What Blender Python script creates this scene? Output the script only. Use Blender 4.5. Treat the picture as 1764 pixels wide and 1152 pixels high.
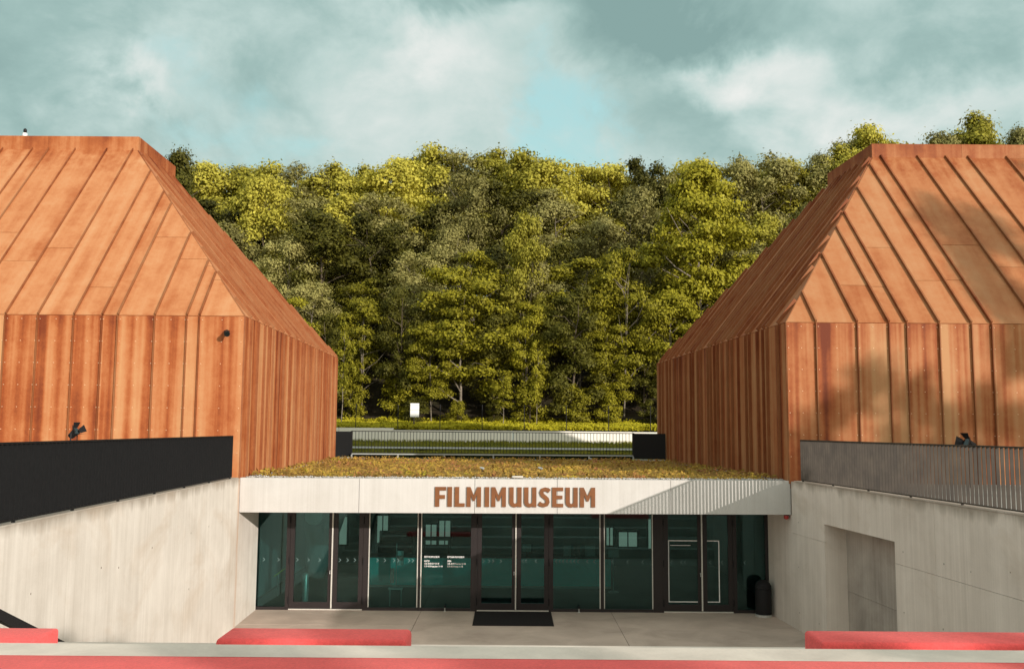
import bpy, bmesh, math, random
import numpy as np
from mathutils import Vector, Matrix

R = math.radians
for o in list(bpy.data.objects):
    bpy.data.objects.remove(o)
S = bpy.context.scene
C = S.collection

# ------------------------------------------------------------------ camera, sky, sun, exposure
cam = bpy.data.objects.new('camera', bpy.data.cameras.new('camera'))
C.objects.link(cam)
cam.data.sensor_width = 36.0
cam.data.lens = 1600.68 / 1764 * 36.0
cam.data.clip_start, cam.data.clip_end = 0.1, 3000
cam.matrix_world = Matrix.Translation((0, 0, 4.7)) @ Matrix.Rotation(R(90 + 5.783), 4, 'X') @ Matrix.Rotation(0.007478, 4, 'Z')
S.camera = cam
S.view_settings.view_transform = 'Standard'
S.view_settings.look = 'None'
S.view_settings.gamma = 1
S.view_settings.use_curve_mapping = False
S.view_settings.exposure = 0.0
S.render.engine = 'CYCLES'
S.cycles.max_bounces = 8
S.cycles.transparent_max_bounces = 12

SUN_TRAVEL = Vector((-0.80, 1.0, -0.29)).normalized()
sun = bpy.data.objects.new('sun', bpy.data.lights.new('sun', 'SUN'))
C.objects.link(sun)
sun.data.energy = 4.7
sun.data.angle = R(0.42)
sun.data.color = (1.0, 0.905, 0.825)
sun.rotation_euler = SUN_TRAVEL.to_track_quat('-Z', 'Y').to_euler()


class NT:
    """small helper round a node tree"""
    def __init__(s, nt):
        s.nt = nt
        nt.nodes.clear()

    def n(s, typ, **kw):
        nd = s.nt.nodes.new(typ)
        for k, v in kw.items():
            setattr(nd, k, v)
        return nd

    def put(s, sock, v):
        if isinstance(v, bpy.types.NodeSocket):
            s.nt.links.new(v, sock)
        elif isinstance(v, (tuple, list)) and sock.type == 'RGBA' and len(v) == 3:
            sock.default_value = (*v, 1)
        else:
            sock.default_value = v

    def m(s, op, a, b=0.0, c=0.0, clamp=False):
        nd = s.n('ShaderNodeMath', operation=op, use_clamp=clamp)
        s.put(nd.inputs[0], a); s.put(nd.inputs[1], b); s.put(nd.inputs[2], c)
        return nd.outputs[0]

    def v(s, op, a, b=(0, 0, 0)):
        nd = s.n('ShaderNodeVectorMath', operation=op)
        s.put(nd.inputs[0], a); s.put(nd.inputs[1], b)
        return nd.outputs[0]

    def noise(s, vec, scale=5, detail=4, rough=0.55, dist=0.0):
        nd = s.n('ShaderNodeTexNoise')
        s.put(nd.inputs['Vector'], vec); s.put(nd.inputs['Scale'], scale)
        s.put(nd.inputs['Detail'], detail); s.put(nd.inputs['Roughness'], rough); s.put(nd.inputs['Distortion'], dist)
        return nd.outputs['Fac']

    def mix(s, fac, a, b, blend='MIX'):
        nd = s.n('ShaderNodeMix', data_type='RGBA', blend_type=blend)
        s.put(nd.inputs[0], fac); s.put(nd.inputs[6], a); s.put(nd.inputs[7], b)
        return nd.outputs[2]

    def ramp(s, fac, stops):
        nd = s.n('ShaderNodeValToRGB')
        e = nd.color_ramp.elements
        while len(e) < len(stops):
            e.new(0.5)
        for k, (p, c) in enumerate(stops):
            e[k].position = p
            e[k].color = (*c, 1) if len(c) == 3 else c
        s.put(nd.inputs[0], fac)
        return nd.outputs[0]

    def rng(s, val, a, b, c=0.0, d=1.0, smooth=False):
        nd = s.n('ShaderNodeMapRange')
        if smooth:
            nd.interpolation_type = 'SMOOTHSTEP'
        for k, x in enumerate((val, a, b, c, d)):
            s.put(nd.inputs[k], x)
        return nd.outputs[0]

    def pos(s):
        return s.n('ShaderNodeNewGeometry').outputs['Position']

    def bump(s, h, strength=0.3, dist=0.02):
        nd = s.n('ShaderNodeBump')
        s.put(nd.inputs['Height'], h); nd.inputs['Strength'].default_value = strength; nd.inputs['Distance'].default_value = dist
        return nd.outputs[0]

    def out(s, sh):
        o = s.n('ShaderNodeOutputMaterial')
        s.nt.links.new(sh, o.inputs[0])

    def bsdf(s, col, rough=0.7, spec=0.4, metal=0.0, normal=None):
        b = s.n('ShaderNodeBsdfPrincipled')
        s.put(b.inputs['Base Color'], col); s.put(b.inputs['Roughness'], rough)
        s.put(b.inputs['Specular IOR Level'], spec); s.put(b.inputs['Metallic'], metal)
        if normal is not None:
            s.put(b.inputs['Normal'], normal)
        return b


def build_world():
    w = bpy.data.worlds.new('World')
    S.world = w
    w.use_nodes = True
    t = NT(w.node_tree)
    sky = t.n('ShaderNodeTexSky', sky_type='NISHITA', sun_disc=False)
    sky.sun_elevation = R(12.7)
    sky.sun_rotation = math.atan2(0.8, -1.0)
    sky.altitude = 20
    sky.air_density, sky.dust_density, sky.ozone_density = 1.0, 1.2, 2.0
    d = t.n('ShaderNodeTexCoord').outputs['Generated']
    sp = t.n('ShaderNodeSeparateXYZ'); t.put(sp.inputs[0], d)
    x, y, z = sp.outputs
    # clouds lie on a flat layer overhead
    zz = t.m('ADD', t.m('MAXIMUM', z, 0.0), 0.16)
    cb = t.n('ShaderNodeCombineXYZ')
    t.put(cb.inputs[0], t.m('DIVIDE', x, zz)); t.put(cb.inputs[1], t.m('DIVIDE', y, zz)); cb.inputs[2].default_value = 3.7
    layer = cb.outputs[0]
    n1 = t.noise(layer, 0.85, 8, 0.60, 0.45)
    n2 = t.noise(t.v('MULTIPLY', d, (1.0, 1.0, 1.35)), 5.2, 7, 0.58, 0.35)
    n3 = t.noise(t.v('MULTIPLY', d, (1.0, 1.0, 1.3)), 13.0, 7, 0.6, 0.4)
    # where the larger cloud bodies float (azimuth / elevation of each), edges broken up by noise
    wx = t.m('MULTIPLY', t.m('SUBTRACT', n2, 0.5), 0.30)
    wz = t.m('MULTIPLY', t.m('SUBTRACT', t.noise(t.v('ADD', d, (3.1, 1.7, 0.4)), 6.0, 6, 0.58, 0.3), 0.5), 0.20)
    az = t.m('ADD', t.m('ARCTAN2', x, y), wx)
    el = t.m('ADD', t.m('ARCSINE', z), wz)

    def blob(a, e, ra, re):
        p = t.m('DIVIDE', t.m('SUBTRACT', az, a), ra)
        q = t.m('DIVIDE', t.m('SUBTRACT', el, e), re)
        r2 = t.m('ADD', t.m('MULTIPLY', p, p), t.m('MULTIPLY', q, q))
        return t.m('EXPONENT', t.m('MULTIPLY', r2, -1.0))

    def total(bs):
        acc = None
        for (a, e, ra, re, k) in bs:
            g = t.m('MULTIPLY', blob(a, e, ra, re), k)
            acc = g if acc is None else t.m('ADD', acc, g)
        return acc
    shade = total([(0.08, 0.455, 0.26, 0.055, -0.50), (0.17, 0.395, 0.085, 0.034, -0.42), (-0.50, 0.43, 0.18, 0.08, -0.30), (-0.25, 0.47, 0.2, 0.03, -0.2), (0.02, 0.445, 0.14, 0.035, -0.22),
                   (-0.52, 0.33, 0.12, 0.05, -0.30), (0.46, 0.40, 0.14, 0.05, -0.26), (0.20, 0.335, 0.10, 0.030, -0.26),
                   (0.24, 0.29, 0.12, 0.03, -0.18),
                   (-0.085, 0.392, 0.06, 0.042, 0.34), (-0.16, 0.41, 0.05, 0.03, 0.08), (-0.385, 0.342, 0.030, 0.028, 0.34), (0.25, 0.362, 0.09, 0.022, 0.34),
                   (0.42, 0.330, 0.13, 0.028, 0.32), (0.02, 0.405, 0.05, 0.02, 0.16), (-0.13, 0.33, 0.12, 0.05, 0.03)])
    lum = t.m('ADD', t.m('ADD', t.m('MULTIPLY', t.m('SUBTRACT', n1, 0.5), 0.60), 0.52),
              t.m('ADD', shade, t.m('MULTIPLY', t.m('SUBTRACT', n2, 0.5), 0.85)))
    lum = t.m('ADD', lum, t.m('MULTIPLY', t.m('SUBTRACT', n3, 0.5), 0.42))
    cloud = t.ramp(lum, [(0.06, (0.25, 0.39, 0.375)), (0.30, (0.36, 0.52, 0.495)), (0.50, (0.52, 0.665, 0.635)),
                         (0.70, (0.68, 0.765, 0.735)), (0.92, (0.86, 0.875, 0.845))])
    holes = total([(0.050, 0.325, 0.062, 0.050, 1.45), (0.04, 0.455, 0.30, 0.055, -1.6), (-0.33, 0.345, 0.05, 0.045, 0.65), (-0.27, 0.285, 0.13, 0.026, 0.8), (0.09, 0.285, 0.05, 0.03, 0.8)])
    holes = t.m('ADD', holes, t.m('MULTIPLY', t.m('SUBTRACT', t.noise(t.v('ADD', d, (1.1, 4.7, 2.4)), 9.0, 7, 0.6, 0.5), 0.5), 1.9))
    hole = t.m('MULTIPLY', t.rng(holes, 0.22, 1.15, 0.0, 1.0, True), t.rng(n3, 0.36, 0.64, 1.0, 0.6))
    strength = 0.12
    blue = t.mix(1.0, sky.outputs[0], (1.9, 1.75, 0.98), 'MULTIPLY')
    blue = t.mix(0.75, blue, (0.47 / strength, 0.79 / strength, 0.84 / strength))
    cl = t.v('SCALE', cloud)
    cl.node.inputs['Scale'].default_value = 1 / strength
    colr = t.mix(hole, cl, blue)
    # the half of the sky round the low sun is brighter and warmer
    dt = t.n('ShaderNodeVectorMath', operation='DOT_PRODUCT')
    t.put(dt.inputs[0], d); dt.inputs[1].default_value = tuple(-SUN_TRAVEL)
    warm = t.rng(dt.outputs['Value'], -0.05, 0.95, 0.0, 1.0, True)
    colr = t.mix(1.0, colr, t.mix(warm, (1.0, 1.0, 1.0), (2.5, 1.98, 1.78)), 'MULTIPLY')
    bg = t.n('ShaderNodeBackground')
    t.put(bg.inputs[0], colr); bg.inputs[1].default_value = strength
    o = t.n('ShaderNodeOutputWorld')
    t.nt.links.new(bg.outputs[0], o.inputs[0])


build_world()

# ------------------------------------------------------------------ object helpers
ORG = {}


def meshobj(name, verts, faces, mat, parent=None, loc=None, smooth=False):
    """link ONE mesh object; verts are world coordinates. A child is stored relative to its root thing."""
    base = Vector((0, 0, 0))
    if parent is not None:
        base = ORG[parent.name]
    elif loc is not None:
        base = Vector(loc)
    me = bpy.data.meshes.new(name)
    b = tuple(base)
    me.from_pydata([(v[0] - b[0], v[1] - b[1], v[2] - b[2]) for v in verts], [], faces)
    if mat:
        me.materials.append(mat)
    if smooth:
        for p in me.polygons:
            p.use_smooth = True
    me.update()
    o = bpy.data.objects.new(name, me)
    C.objects.link(o)
    ORG[o.name] = base
    if parent is not None:
        o.parent = parent
    else:
        o.location = base
    return o


def tag(o, label=None, cat=None, group=None, kind=None):
    if label: o['label'] = label
    if cat: o['category'] = cat
    if group: o['group'] = group
    if kind: o['kind'] = kind
    return o


def thing(name, loc, label, cat, group=None):
    o = bpy.data.objects.new(name, None)
    C.objects.link(o)
    o.location = loc
    o.empty_display_size = 0.2
    ORG[o.name] = Vector(loc)
    return tag(o, label, cat, group)


class MB:
    def __init__(s):
        s.v, s.f = [], []

    def add(s, vs, fs):
        k = len(s.v)
        s.v += [tuple(p) for p in vs]
        s.f += [tuple(i + k for i in f) for f in fs]
        return s

    def hexa(s, b, t):
        """b, t: four bottom and four top points in the same winding (ccw seen from above)"""
        return s.add(list(b) + list(t), [(3, 2, 1, 0), (4, 5, 6, 7), (0, 1, 5, 4), (1, 2, 6, 5), (2, 3, 7, 6), (3, 0, 4, 7)])

    def box(s, a, b):
        (x0, y0, z0), (x1, y1, z1) = a, b
        x0, x1 = min(x0, x1), max(x0, x1); y0, y1 = min(y0, y1), max(y0, y1); z0, z1 = min(z0, z1), max(z0, z1)
        q = [(x0, y0), (x1, y0), (x1, y1), (x0, y1)]
        return s.hexa([(*p, z0) for p in q], [(*p, z1) for p in q])

    def bar(s, p, q, w, h, up=(0, 0, 1)):
        """square bar from p to q, w across, h along up"""
        p, q = Vector(p), Vector(q)
        d = (q - p).normalized()
        u = Vector(up)
        sx = d.cross(u)
        if sx.length < 1e-4:
            sx = d.cross(Vector((0, 1, 0)))
        sx.normalize()
        uu = sx.cross(d).normalized()
        sx *= w / 2; uu *= h / 2
        ring = lambda c: [c - sx - uu, c + sx - uu, c + sx + uu, c - sx + uu]
        return s.hexa(ring(q), ring(p))

    def tube(s, pts, rad, n=8, caps=True):
        pts = [Vector(p) for p in pts]
        rr = rad if isinstance(rad, (list, tuple)) else [rad] * len(pts)
        k0 = len(s.v)
        ref = Vector((0.13, 0.31, 0.94)).normalized()
        for i, p in enumerate(pts):
            d = (pts[min(i + 1, len(pts) - 1)] - pts[max(i - 1, 0)]).normalized()
            a = d.cross(ref)
            if a.length < 1e-3:
                a = d.cross(Vector((1, 0, 0)))
            a.normalize(); b = d.cross(a)
            for j in range(n):
                t = 2 * math.pi * j / n
                s.v.append(tuple(p + (a * math.cos(t) + b * math.sin(t)) * rr[i]))
        for i in range(len(pts) - 1):
            for j in range(n):
                a0 = k0 + i * n + j; a1 = k0 + i * n + (j + 1) % n
                s.f.append((a0, a1, a1 + n, a0 + n))
        if caps:
            s.f.append(tuple(k0 + j for j in reversed(range(n))))
            s.f.append(tuple(k0 + (len(pts) - 1) * n + j for j in range(n)))
        return s

    def lathe(s, c, prof, n=20):
        """prof: list of (r, z) from bottom to top about a vertical axis at c"""
        k0 = len(s.v)
        for r, z in prof:
            for j in range(n):
                t = 2 * math.pi * j / n
                s.v.append((c[0] + r * math.cos(t), c[1] + r * math.sin(t), c[2] + z))
        for i in range(len(prof) - 1):
            for j in range(n):
                a0 = k0 + i * n + j; a1 = k0 + i * n + (j + 1) % n
                s.f.append((a0, a1, a1 + n, a0 + n))
        s.f.append(tuple(k0 + j for j in reversed(range(n))))
        s.f.append(tuple(k0 + (len(prof) - 1) * n + j for j in range(n)))
        return s

    def prism(s, poly, off):
        """extrude polygon (3D points, ccw seen from where off points) by off"""
        n = len(poly)
        off = Vector(off)
        top = [Vector(p) + off for p in poly]
        return s.add([tuple(p) for p in poly] + [tuple(p) for p in top],
                     [tuple(reversed(range(n))), tuple(range(n, 2 * n))] + [(i, (i + 1) % n, n + (i + 1) % n, n + i) for i in range(n)])

    def build(s, name, mat, parent=None, loc=None, smooth=False):
        return meshobj(name, s.v, s.f, mat, parent, loc, smooth)


def rounded_box(name, a, b, r, mat, parent=None, loc=None, seg=3):
    bm = bmesh.new()
    bmesh.ops.create_cube(bm, size=1)
    for v in bm.verts:
        for i in range(3):
            v.co[i] = a[i] + (v.co[i] + 0.5) * (b[i] - a[i])
    bmesh.ops.bevel(bm, geom=bm.edges[:], offset=r, segments=seg, affect='EDGES', profile=0.5)
    vs = [tuple(v.co) for v in bm.verts]
    bm.verts.index_update()
    fs = [tuple(v.index for v in f.verts) for f in bm.faces]
    bm.free()
    return meshobj(name, vs, fs, mat, parent, loc, True)


# ------------------------------------------------------------------ materials
MATS = {}


def newmat(name):
    m = bpy.data.materials.new(name)
    m.use_nodes = True
    MATS[name] = m
    return m, NT(m.node_tree)


def plain(name, col, rough=0.5, spec=0.5, metal=0.0, grain=0.12, gs=30):
    m, t = newmat(name)
    n = t.noise(t.pos(), gs, 4)
    c = t.mix(t.rng(n, 0.3, 0.7), tuple(x * (1 - grain) for x in col), tuple(min(1, x * (1 + grain)) for x in col))
    b = t.bsdf(c, t.rng(n, 0.3, 0.7, rough * 0.85, min(1, rough * 1.15)), spec, metal)
    t.out(b.outputs[0])
    return m


def corten(name, kx, ky, kz, streak, tone=1.0, panel=0.24, pale=1.0):
    m, t = newmat(name)
    p = t.pos()
    rnd = t.n('ShaderNodeObjectInfo').outputs['Random']
    shift = t.n('ShaderNodeCombineXYZ')
    for i in range(3):
        t.put(shift.inputs[i], t.m('MULTIPLY', rnd, 37.0))
    q = t.v('ADD', t.v('MULTIPLY', p, (kx, ky, kz)), shift.outputs[0])
    st = t.noise(q, 1.0, 2.5, 0.5)
    st2 = t.noise(q, 0.34, 3, 0.5)
    fine = t.noise(p, 55, 3, 0.6)
    blot = t.noise(p, 1.3, 5, 0.6)
    f = t.m('ADD', t.m('MULTIPLY', t.m('SUBTRACT', st, 0.5), streak), t.m('MULTIPLY', t.m('SUBTRACT', st2, 0.5), streak * 0.9))
    f = t.m('ADD', f, t.m('MULTIPLY', t.m('SUBTRACT', blot, 0.5), 0.55))
    mott = t.noise(p, 7.5, 6, 0.68, 0.3)
    f = t.m('ADD', f, t.m('MULTIPLY', t.m('SUBTRACT', mott, 0.5), 0.30))
    f = t.m('ADD', f, t.m('MULTIPLY', t.m('SUBTRACT', fine, 0.5), 0.34))
    # dark run-off below the parapet and below the eaves fold
    zc = t.n('ShaderNodeSeparateXYZ'); t.put(zc.inputs[0], p)
    run = t.noise(t.v('MULTIPLY', p, (3.2, 3.2, 0.12)), 1.0, 4, 0.6)
    below = t.m('MULTIPLY', t.rng(t.m('ADD', zc.outputs[2], t.m('MULTIPLY', run, 3.4)), 13.9, 15.3), 0.30)
    fold = t.m('MULTIPLY', t.m('MULTIPLY', t.rng(t.m('ADD', zc.outputs[2], t.m('MULTIPLY', run, 2.6)), 7.9, 9.0), t.m('LESS_THAN', zc.outputs[2], 7.375)), 0.22)
    f = t.m('SUBTRACT', f, t.m('ADD', below, fold))
    f = t.m('ADD', f, t.m('MULTIPLY', t.m('SUBTRACT', rnd, 0.5), panel))
    f = t.m('ADD', f, 0.58)
    k = tone
    k *= 0.93
    g_, b_ = pale * 1.03, pale ** 1.9
    c = t.ramp(f, [(0.05, (0.20 * k, 0.038 * k, 0.010 * k)), (0.34, (0.40 * k, 0.098 * k * g_, 0.026 * k * b_)),
                   (0.58, (0.53 * k, 0.182 * k * g_, 0.066 * k * b_)), (0.80, (0.58 * k, 0.245 * k * g_, 0.105 * k * b_)), (1.0, (0.62 * k, 0.30 * k * g_, 0.135 * k * b_))])
    b = t.bsdf(c, t.rng(fine, 0.3, 0.7, 0.62, 0.8), 0.28, 0.0, t.bump(fine, 0.18, 0.01))
    t.out(b.outputs[0])
    return m


def concrete(name, dark, light, streak=0.5, form=0.0, blotch=0.5):
    m, t = newmat(name)
    p = t.pos()
    rnd = t.n('ShaderNodeObjectInfo').outputs['Random']
    st = t.noise(t.v('MULTIPLY', p, (7, 7, 0.22)), 1.0, 5, 0.6)
    st2 = t.noise(t.v('MULTIPLY', p, (26, 26, 0.35)), 1.0, 3, 0.5)
    bl = t.noise(p, 0.9, 6, 0.62, 0.4)
    fi = t.noise(p, 40, 4, 0.65)
    f = t.m('ADD', t.m('MULTIPLY', t.m('SUBTRACT', st, 0.5), streak), t.m('MULTIPLY', t.m('SUBTRACT', st2, 0.5), streak * 0.6))
    f = t.m('ADD', f, t.m('MULTIPLY', t.m('SUBTRACT', bl, 0.5), blotch))
    f = t.m('ADD', f, t.m('MULTIPLY', t.m('SUBTRACT', fi, 0.5), 0.25))
    f = t.m('ADD', f, t.m('MULTIPLY', t.m('SUBTRACT', rnd, 0.5), 0.12))
    f = t.m('ADD', f, 0.55)
    mid = tuple((a + b) / 2 for a, b in zip(dark, light))
    c = t.ramp(f, [(0.1, dark), (0.5, mid), (0.9, light)])
    pit = t.n('ShaderNodeTexVoronoi'); t.put(pit.inputs['Vector'], p); pit.inputs['Scale'].default_value = 9
    pitm = t.rng(pit.outputs['Distance'], 0.02, 0.04, 0.65, 1.0)
    c = t.mix(1.0, c, t.ramp(pitm, [(0, (0.0, 0.0, 0.0)), (1, (1, 1, 1))]), 'MULTIPLY')
    if form > 0:
        sp = t.n('ShaderNodeSeparateXYZ'); t.put(sp.inputs[0], p)
        drip = t.m('MULTIPLY', t.rng(t.m('ADD', sp.outputs[2], t.m('MULTIPLY', t.noise(t.v('MULTIPLY', p, (3, 3, .2)), 1.0, 5, .6), .55)), 3.58, 3.75), 0.55)
        c = t.mix(drip, c, (0.17, 0.13, 0.085))
        near = t.rng(t.m('ABSOLUTE', t.m('SUBTRACT', sp.outputs[1], 22.46)), 0.16, 0.0)
        left = t.m('LESS_THAN', sp.outputs[0], 0.0)
        rust = t.m('MULTIPLY', t.m('MULTIPLY', near, left), t.rng(t.noise(t.v('MULTIPLY', p, (6, 14, 1.2)), 1.0, 4), .35, .65, .1, .75))
        c = t.mix(rust, c, (0.46, 0.22, 0.09))
        wash = t.rng(t.noise(t.v('MULTIPLY', p, (.5, .5, .8)), 1.0, 5, .65, .6), .52, .72, 0.0, .38)
        c = t.mix(wash, c, (0.42, 0.31, 0.21))
    b = t.bsdf(c, t.rng(fi, 0.3, 0.7, 0.72, 0.9), 0.3, 0.0, t.bump(t.m('ADD', fi, t.m('MULTIPLY', st2, 0.5)), 0.2, 0.01))
    t.out(b.outputs[0])
    return m


def fabric(name, col):
    m, t = newmat(name)
    p = t.pos()
    fi = t.noise(p, 160, 3, 0.7)
    bl = t.noise(p, 3.0, 4, 0.6)
    md = t.noise(p, 38, 4, 0.7)
    f = t.m('ADD', t.m('MULTIPLY', fi, 0.35), t.m('ADD', t.m('MULTIPLY', bl, 0.25), t.m('MULTIPLY', md, 0.4)))
    c = t.mix(t.rng(f, 0.36, 0.64), tuple(x * 0.70 for x in col), tuple(min(1, x * 1.16) for x in col))
    b = t.bsdf(c, 0.95, 0.1, 0.0, t.bump(fi, 0.5, 0.006))
    b.inputs['Sheen Weight'].default_value = 0.12
    b.inputs['Sheen Tint'].default_value = (1.0, 0.75, 0.7, 1)
    t.out(b.outputs[0])
    return m


def leafmat(name, dark, light, trans=0.4, spread=0.35):
    m, t = newmat(name)
    g = t.n('ShaderNodeNewGeometry')
    rnd = t.n('ShaderNodeObjectInfo').outputs['Random']
    isl = g.outputs['Random Per Island']
    bl = t.noise(g.outputs['Position'], 0.55, 3, 0.5)
    f = t.m('ADD', t.m('MULTIPLY', isl, spread), t.m('ADD', t.m('MULTIPLY', rnd, 0.42), t.m('MULTIPLY', bl, 0.35)))
    c = t.mix(t.rng(f, 0.15, 0.95), dark, light)
    a = t.bsdf(c, 0.6, 0.16)
    tr = t.n('ShaderNodeBsdfTranslucent')
    t.put(tr.inputs[0], t.mix(1.0, c, (1.15, 1.05, 0.5), 'MULTIPLY'))
    mx = t.n('ShaderNodeMixShader')
    mx.inputs[0].default_value = trans
    t.nt.links.new(a.outputs[0], mx.inputs[1]); t.nt.links.new(tr.outputs[0], mx.inputs[2])
    t.out(mx.outputs[0])
    return m


def ground_cover(name, cols, scale=1.2, fine=25):
    m, t = newmat(name)
    p = t.pos()
    a = t.noise(p, scale, 5, 0.62, 0.4)
    b_ = t.noise(p, scale * 4.3, 4, 0.6)
    fi = t.noise(p, fine, 4, 0.65)
    f = t.m('ADD', t.m('MULTIPLY', a, 0.55), t.m('ADD', t.m('MULTIPLY', b_, 0.3), t.m('MULTIPLY', fi, 0.25)))
    n = len(cols)
    c = t.ramp(f, [(0.36 + 0.36 * i / (n - 1), k) for i, k in enumerate(cols)])
    b = t.bsdf(c, 0.9, 0.15, 0.0, t.bump(fi, 0.7, 0.04))
    t.out(b.outputs[0])
    return m


M_CW = corten('corten_wall', 4.2, 4.2, 0.09, 1.9, 0.86, 0.09, 1.03)
M_CRF = corten('corten_roof_front', 4.0, 0.20, 0.20, 0.50, 0.90, 0.10, 1.17)
M_CRS = corten('corten_roof_side', 0.22, 4.0, 0.22, 0.45, 0.84, 0.12, 1.08)
M_CW2 = corten('corten_wall_brown', 4.2, 4.2, 0.09, 2.0, 0.72, 0.09, 1.03)
M_CRF2 = corten('corten_roof_front_brown', 4.0, 0.20, 0.20, 0.48, 0.72, 0.12, 1.10)
M_CRS2 = corten('corten_roof_side_brown', 0.22, 4.0, 0.22, 0.48, 0.68, 0.12)
M_SEAM = corten('corten_seam', 4, 4, 0.1, 0.5, 0.50)
M_RIV = plain('rivet_metal', (0.66, 0.42, 0.25), 0.5)
M_CONW = concrete('concrete_wall', (0.49, 0.415, 0.355), (0.80, 0.71, 0.635), 0.62, form=1.0, blotch=0.75)
M_CONL = concrete('concrete_wall_sun_toned', (0.42, 0.375, 0.32), (0.69, 0.645, 0.585), 0.62, form=1.0, blotch=0.85)  # copy of the wall concrete, toned down against the sun on the left wall
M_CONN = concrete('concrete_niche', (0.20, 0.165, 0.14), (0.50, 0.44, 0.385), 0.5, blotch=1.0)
M_CONF = concrete('concrete_fascia', (0.38, 0.36, 0.33), (0.60, 0.585, 0.565), 0.42, blotch=0.55)
M_FLOOR = concrete('concrete_floor', (0.29, 0.22, 0.18), (0.66, 0.53, 0.445), 0.1, blotch=0.95)
M_STEP = concrete('concrete_step', (0.40, 0.345, 0.30), (0.79, 0.69, 0.605), 0.15, blotch=1.25)
M_BACKW = concrete('concrete_far_wall', (0.62, 0.585, 0.52), (0.84, 0.81, 0.74), 0.3, blotch=0.6)
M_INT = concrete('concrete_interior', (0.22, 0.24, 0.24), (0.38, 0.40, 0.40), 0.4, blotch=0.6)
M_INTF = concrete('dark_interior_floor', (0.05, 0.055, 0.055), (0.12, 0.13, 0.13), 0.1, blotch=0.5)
M_RED = fabric('red_felt', (0.80, 0.108, 0.105))
M_REDSEAM = fabric('red_seam', (0.42, 0.05, 0.05))
M_BLACK = plain('black_metal', (0.014, 0.013, 0.014), 0.55, 0.18)
M_FENCE_L = plain('black_fence_paint', (0.011, 0.011, 0.0115), 0.55, 0.12)
M_FENCE_R = plain('grey_fence_paint', (0.058, 0.049, 0.040), 0.6, 0.12, 0, 0.35, 3)
M_FRAME = plain('dark_brown_frame', (0.022, 0.017, 0.017), 0.45, 0.35)
M_STEEL = plain('brushed_steel', (0.62, 0.62, 0.60), 0.38, 0.5, 0.6)
M_WHITE = plain('white_paint', (0.78, 0.78, 0.76), 0.5)
M_GREYP = plain('grey_white_metal', (0.30, 0.32, 0.315), 0.5)
M_ALU = plain('pale_aluminium', (0.66, 0.64, 0.58), 0.4, 0.5, 0.2)
M_MAT = plain('rubber_mat', (0.016, 0.014, 0.014), 0.85, 0.25, 0, 0.4, 60)
M_LETTER = plain('rust_letter', (0.17, 0.060, 0.017), 0.6, 0.35, 0, 0.15, 6)
M_TEAL = plain('teal_counter', (0.05, 0.85, 0.80), 0.5, 0.4)
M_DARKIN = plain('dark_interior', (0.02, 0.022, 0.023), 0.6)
M_MAROON = plain('maroon_cloth', (0.12, 0.012, 0.02), 0.8)
M_REDPL = plain('red_plastic', (0.35, 0.02, 0.02), 0.35)
M_YEL = plain('yellow_metal', (0.6, 0.5, 0.05), 0.4)
M_PAPER = plain('paper', (0.6, 0.62, 0.6), 0.7)
M_PAPER2 = plain('coloured_paper', (0.45, 0.25, 0.22), 0.7, 0.3, 0, 0.6, 14)
M_GRAVEL = plain('gravel', (0.42, 0.40, 0.37), 0.85, 0.3, 0, 0.45, 45)
M_PAVE = concrete('terrace_paving', (0.25, 0.24, 0.22), (0.40, 0.38, 0.35), 0.1, blotch=0.5)
M_SEDUM = ground_cover('sedum', [(0.13, 0.05, 0.022), (0.40, 0.15, 0.08), (0.30, 0.15, 0.045), (0.20, 0.13, 0.03), (0.42, 0.26, 0.05), (0.24, 0.22, 0.02), (0.62, 0.52, 0.03)], 0.9, 22)
M_GRASS = ground_cover('grass', [(0.07, 0.085, 0.012), (0.13, 0.14, 0.018), (0.18, 0.17, 0.022), (0.25, 0.21, 0.03)], 0.6, 20)
M_SOIL = ground_cover('woodland_floor', [(0.02, 0.016, 0.01), (0.04, 0.03, 0.018), (0.05, 0.05, 0.018)], 0.5, 8)
M_ROADPATH = concrete('asphalt_path', (0.22, 0.215, 0.21), (0.33, 0.32, 0.31), 0.1)
M_BARK = plain('bark', (0.11, 0.085, 0.06), 0.9, 0.2, 0, 0.4, 9)
M_BIRCH = plain('pale_bark', (0.20, 0.17, 0.13), 0.85, 0.2, 0, 0.5, 7)
M_STONE = plain('white_stone', (0.5, 0.46, 0.4), 0.8)
L_BRIGHT = leafmat('leaf_yellow_green', (0.16, 0.15, 0.012), (0.58, 0.52, 0.080), 0.22)
L_OLIVE = leafmat('leaf_grey_olive', (0.085, 0.080, 0.022), (0.42, 0.38, 0.125), 0.18)
L_DARK = leafmat('leaf_dark_green', (0.022, 0.023, 0.004), (0.14, 0.13, 0.016), 0.13)
L_MID = leafmat('leaf_mid_green', (0.020, 0.021, 0.003), (0.33, 0.295, 0.018), 0.12)
L_MAPLE = leafmat('leaf_maple', (0.075, 0.074, 0.005), (0.40, 0.36, 0.028), 0.2)
L_CON = leafmat('needle_green', (0.07, 0.065, 0.010), (0.21, 0.18, 0.035), 0.2)
L_COVER = leafmat('leaf_ground_cover', (0.24, 0.22, 0.010), (0.54, 0.48, 0.025), 0.3)


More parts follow.
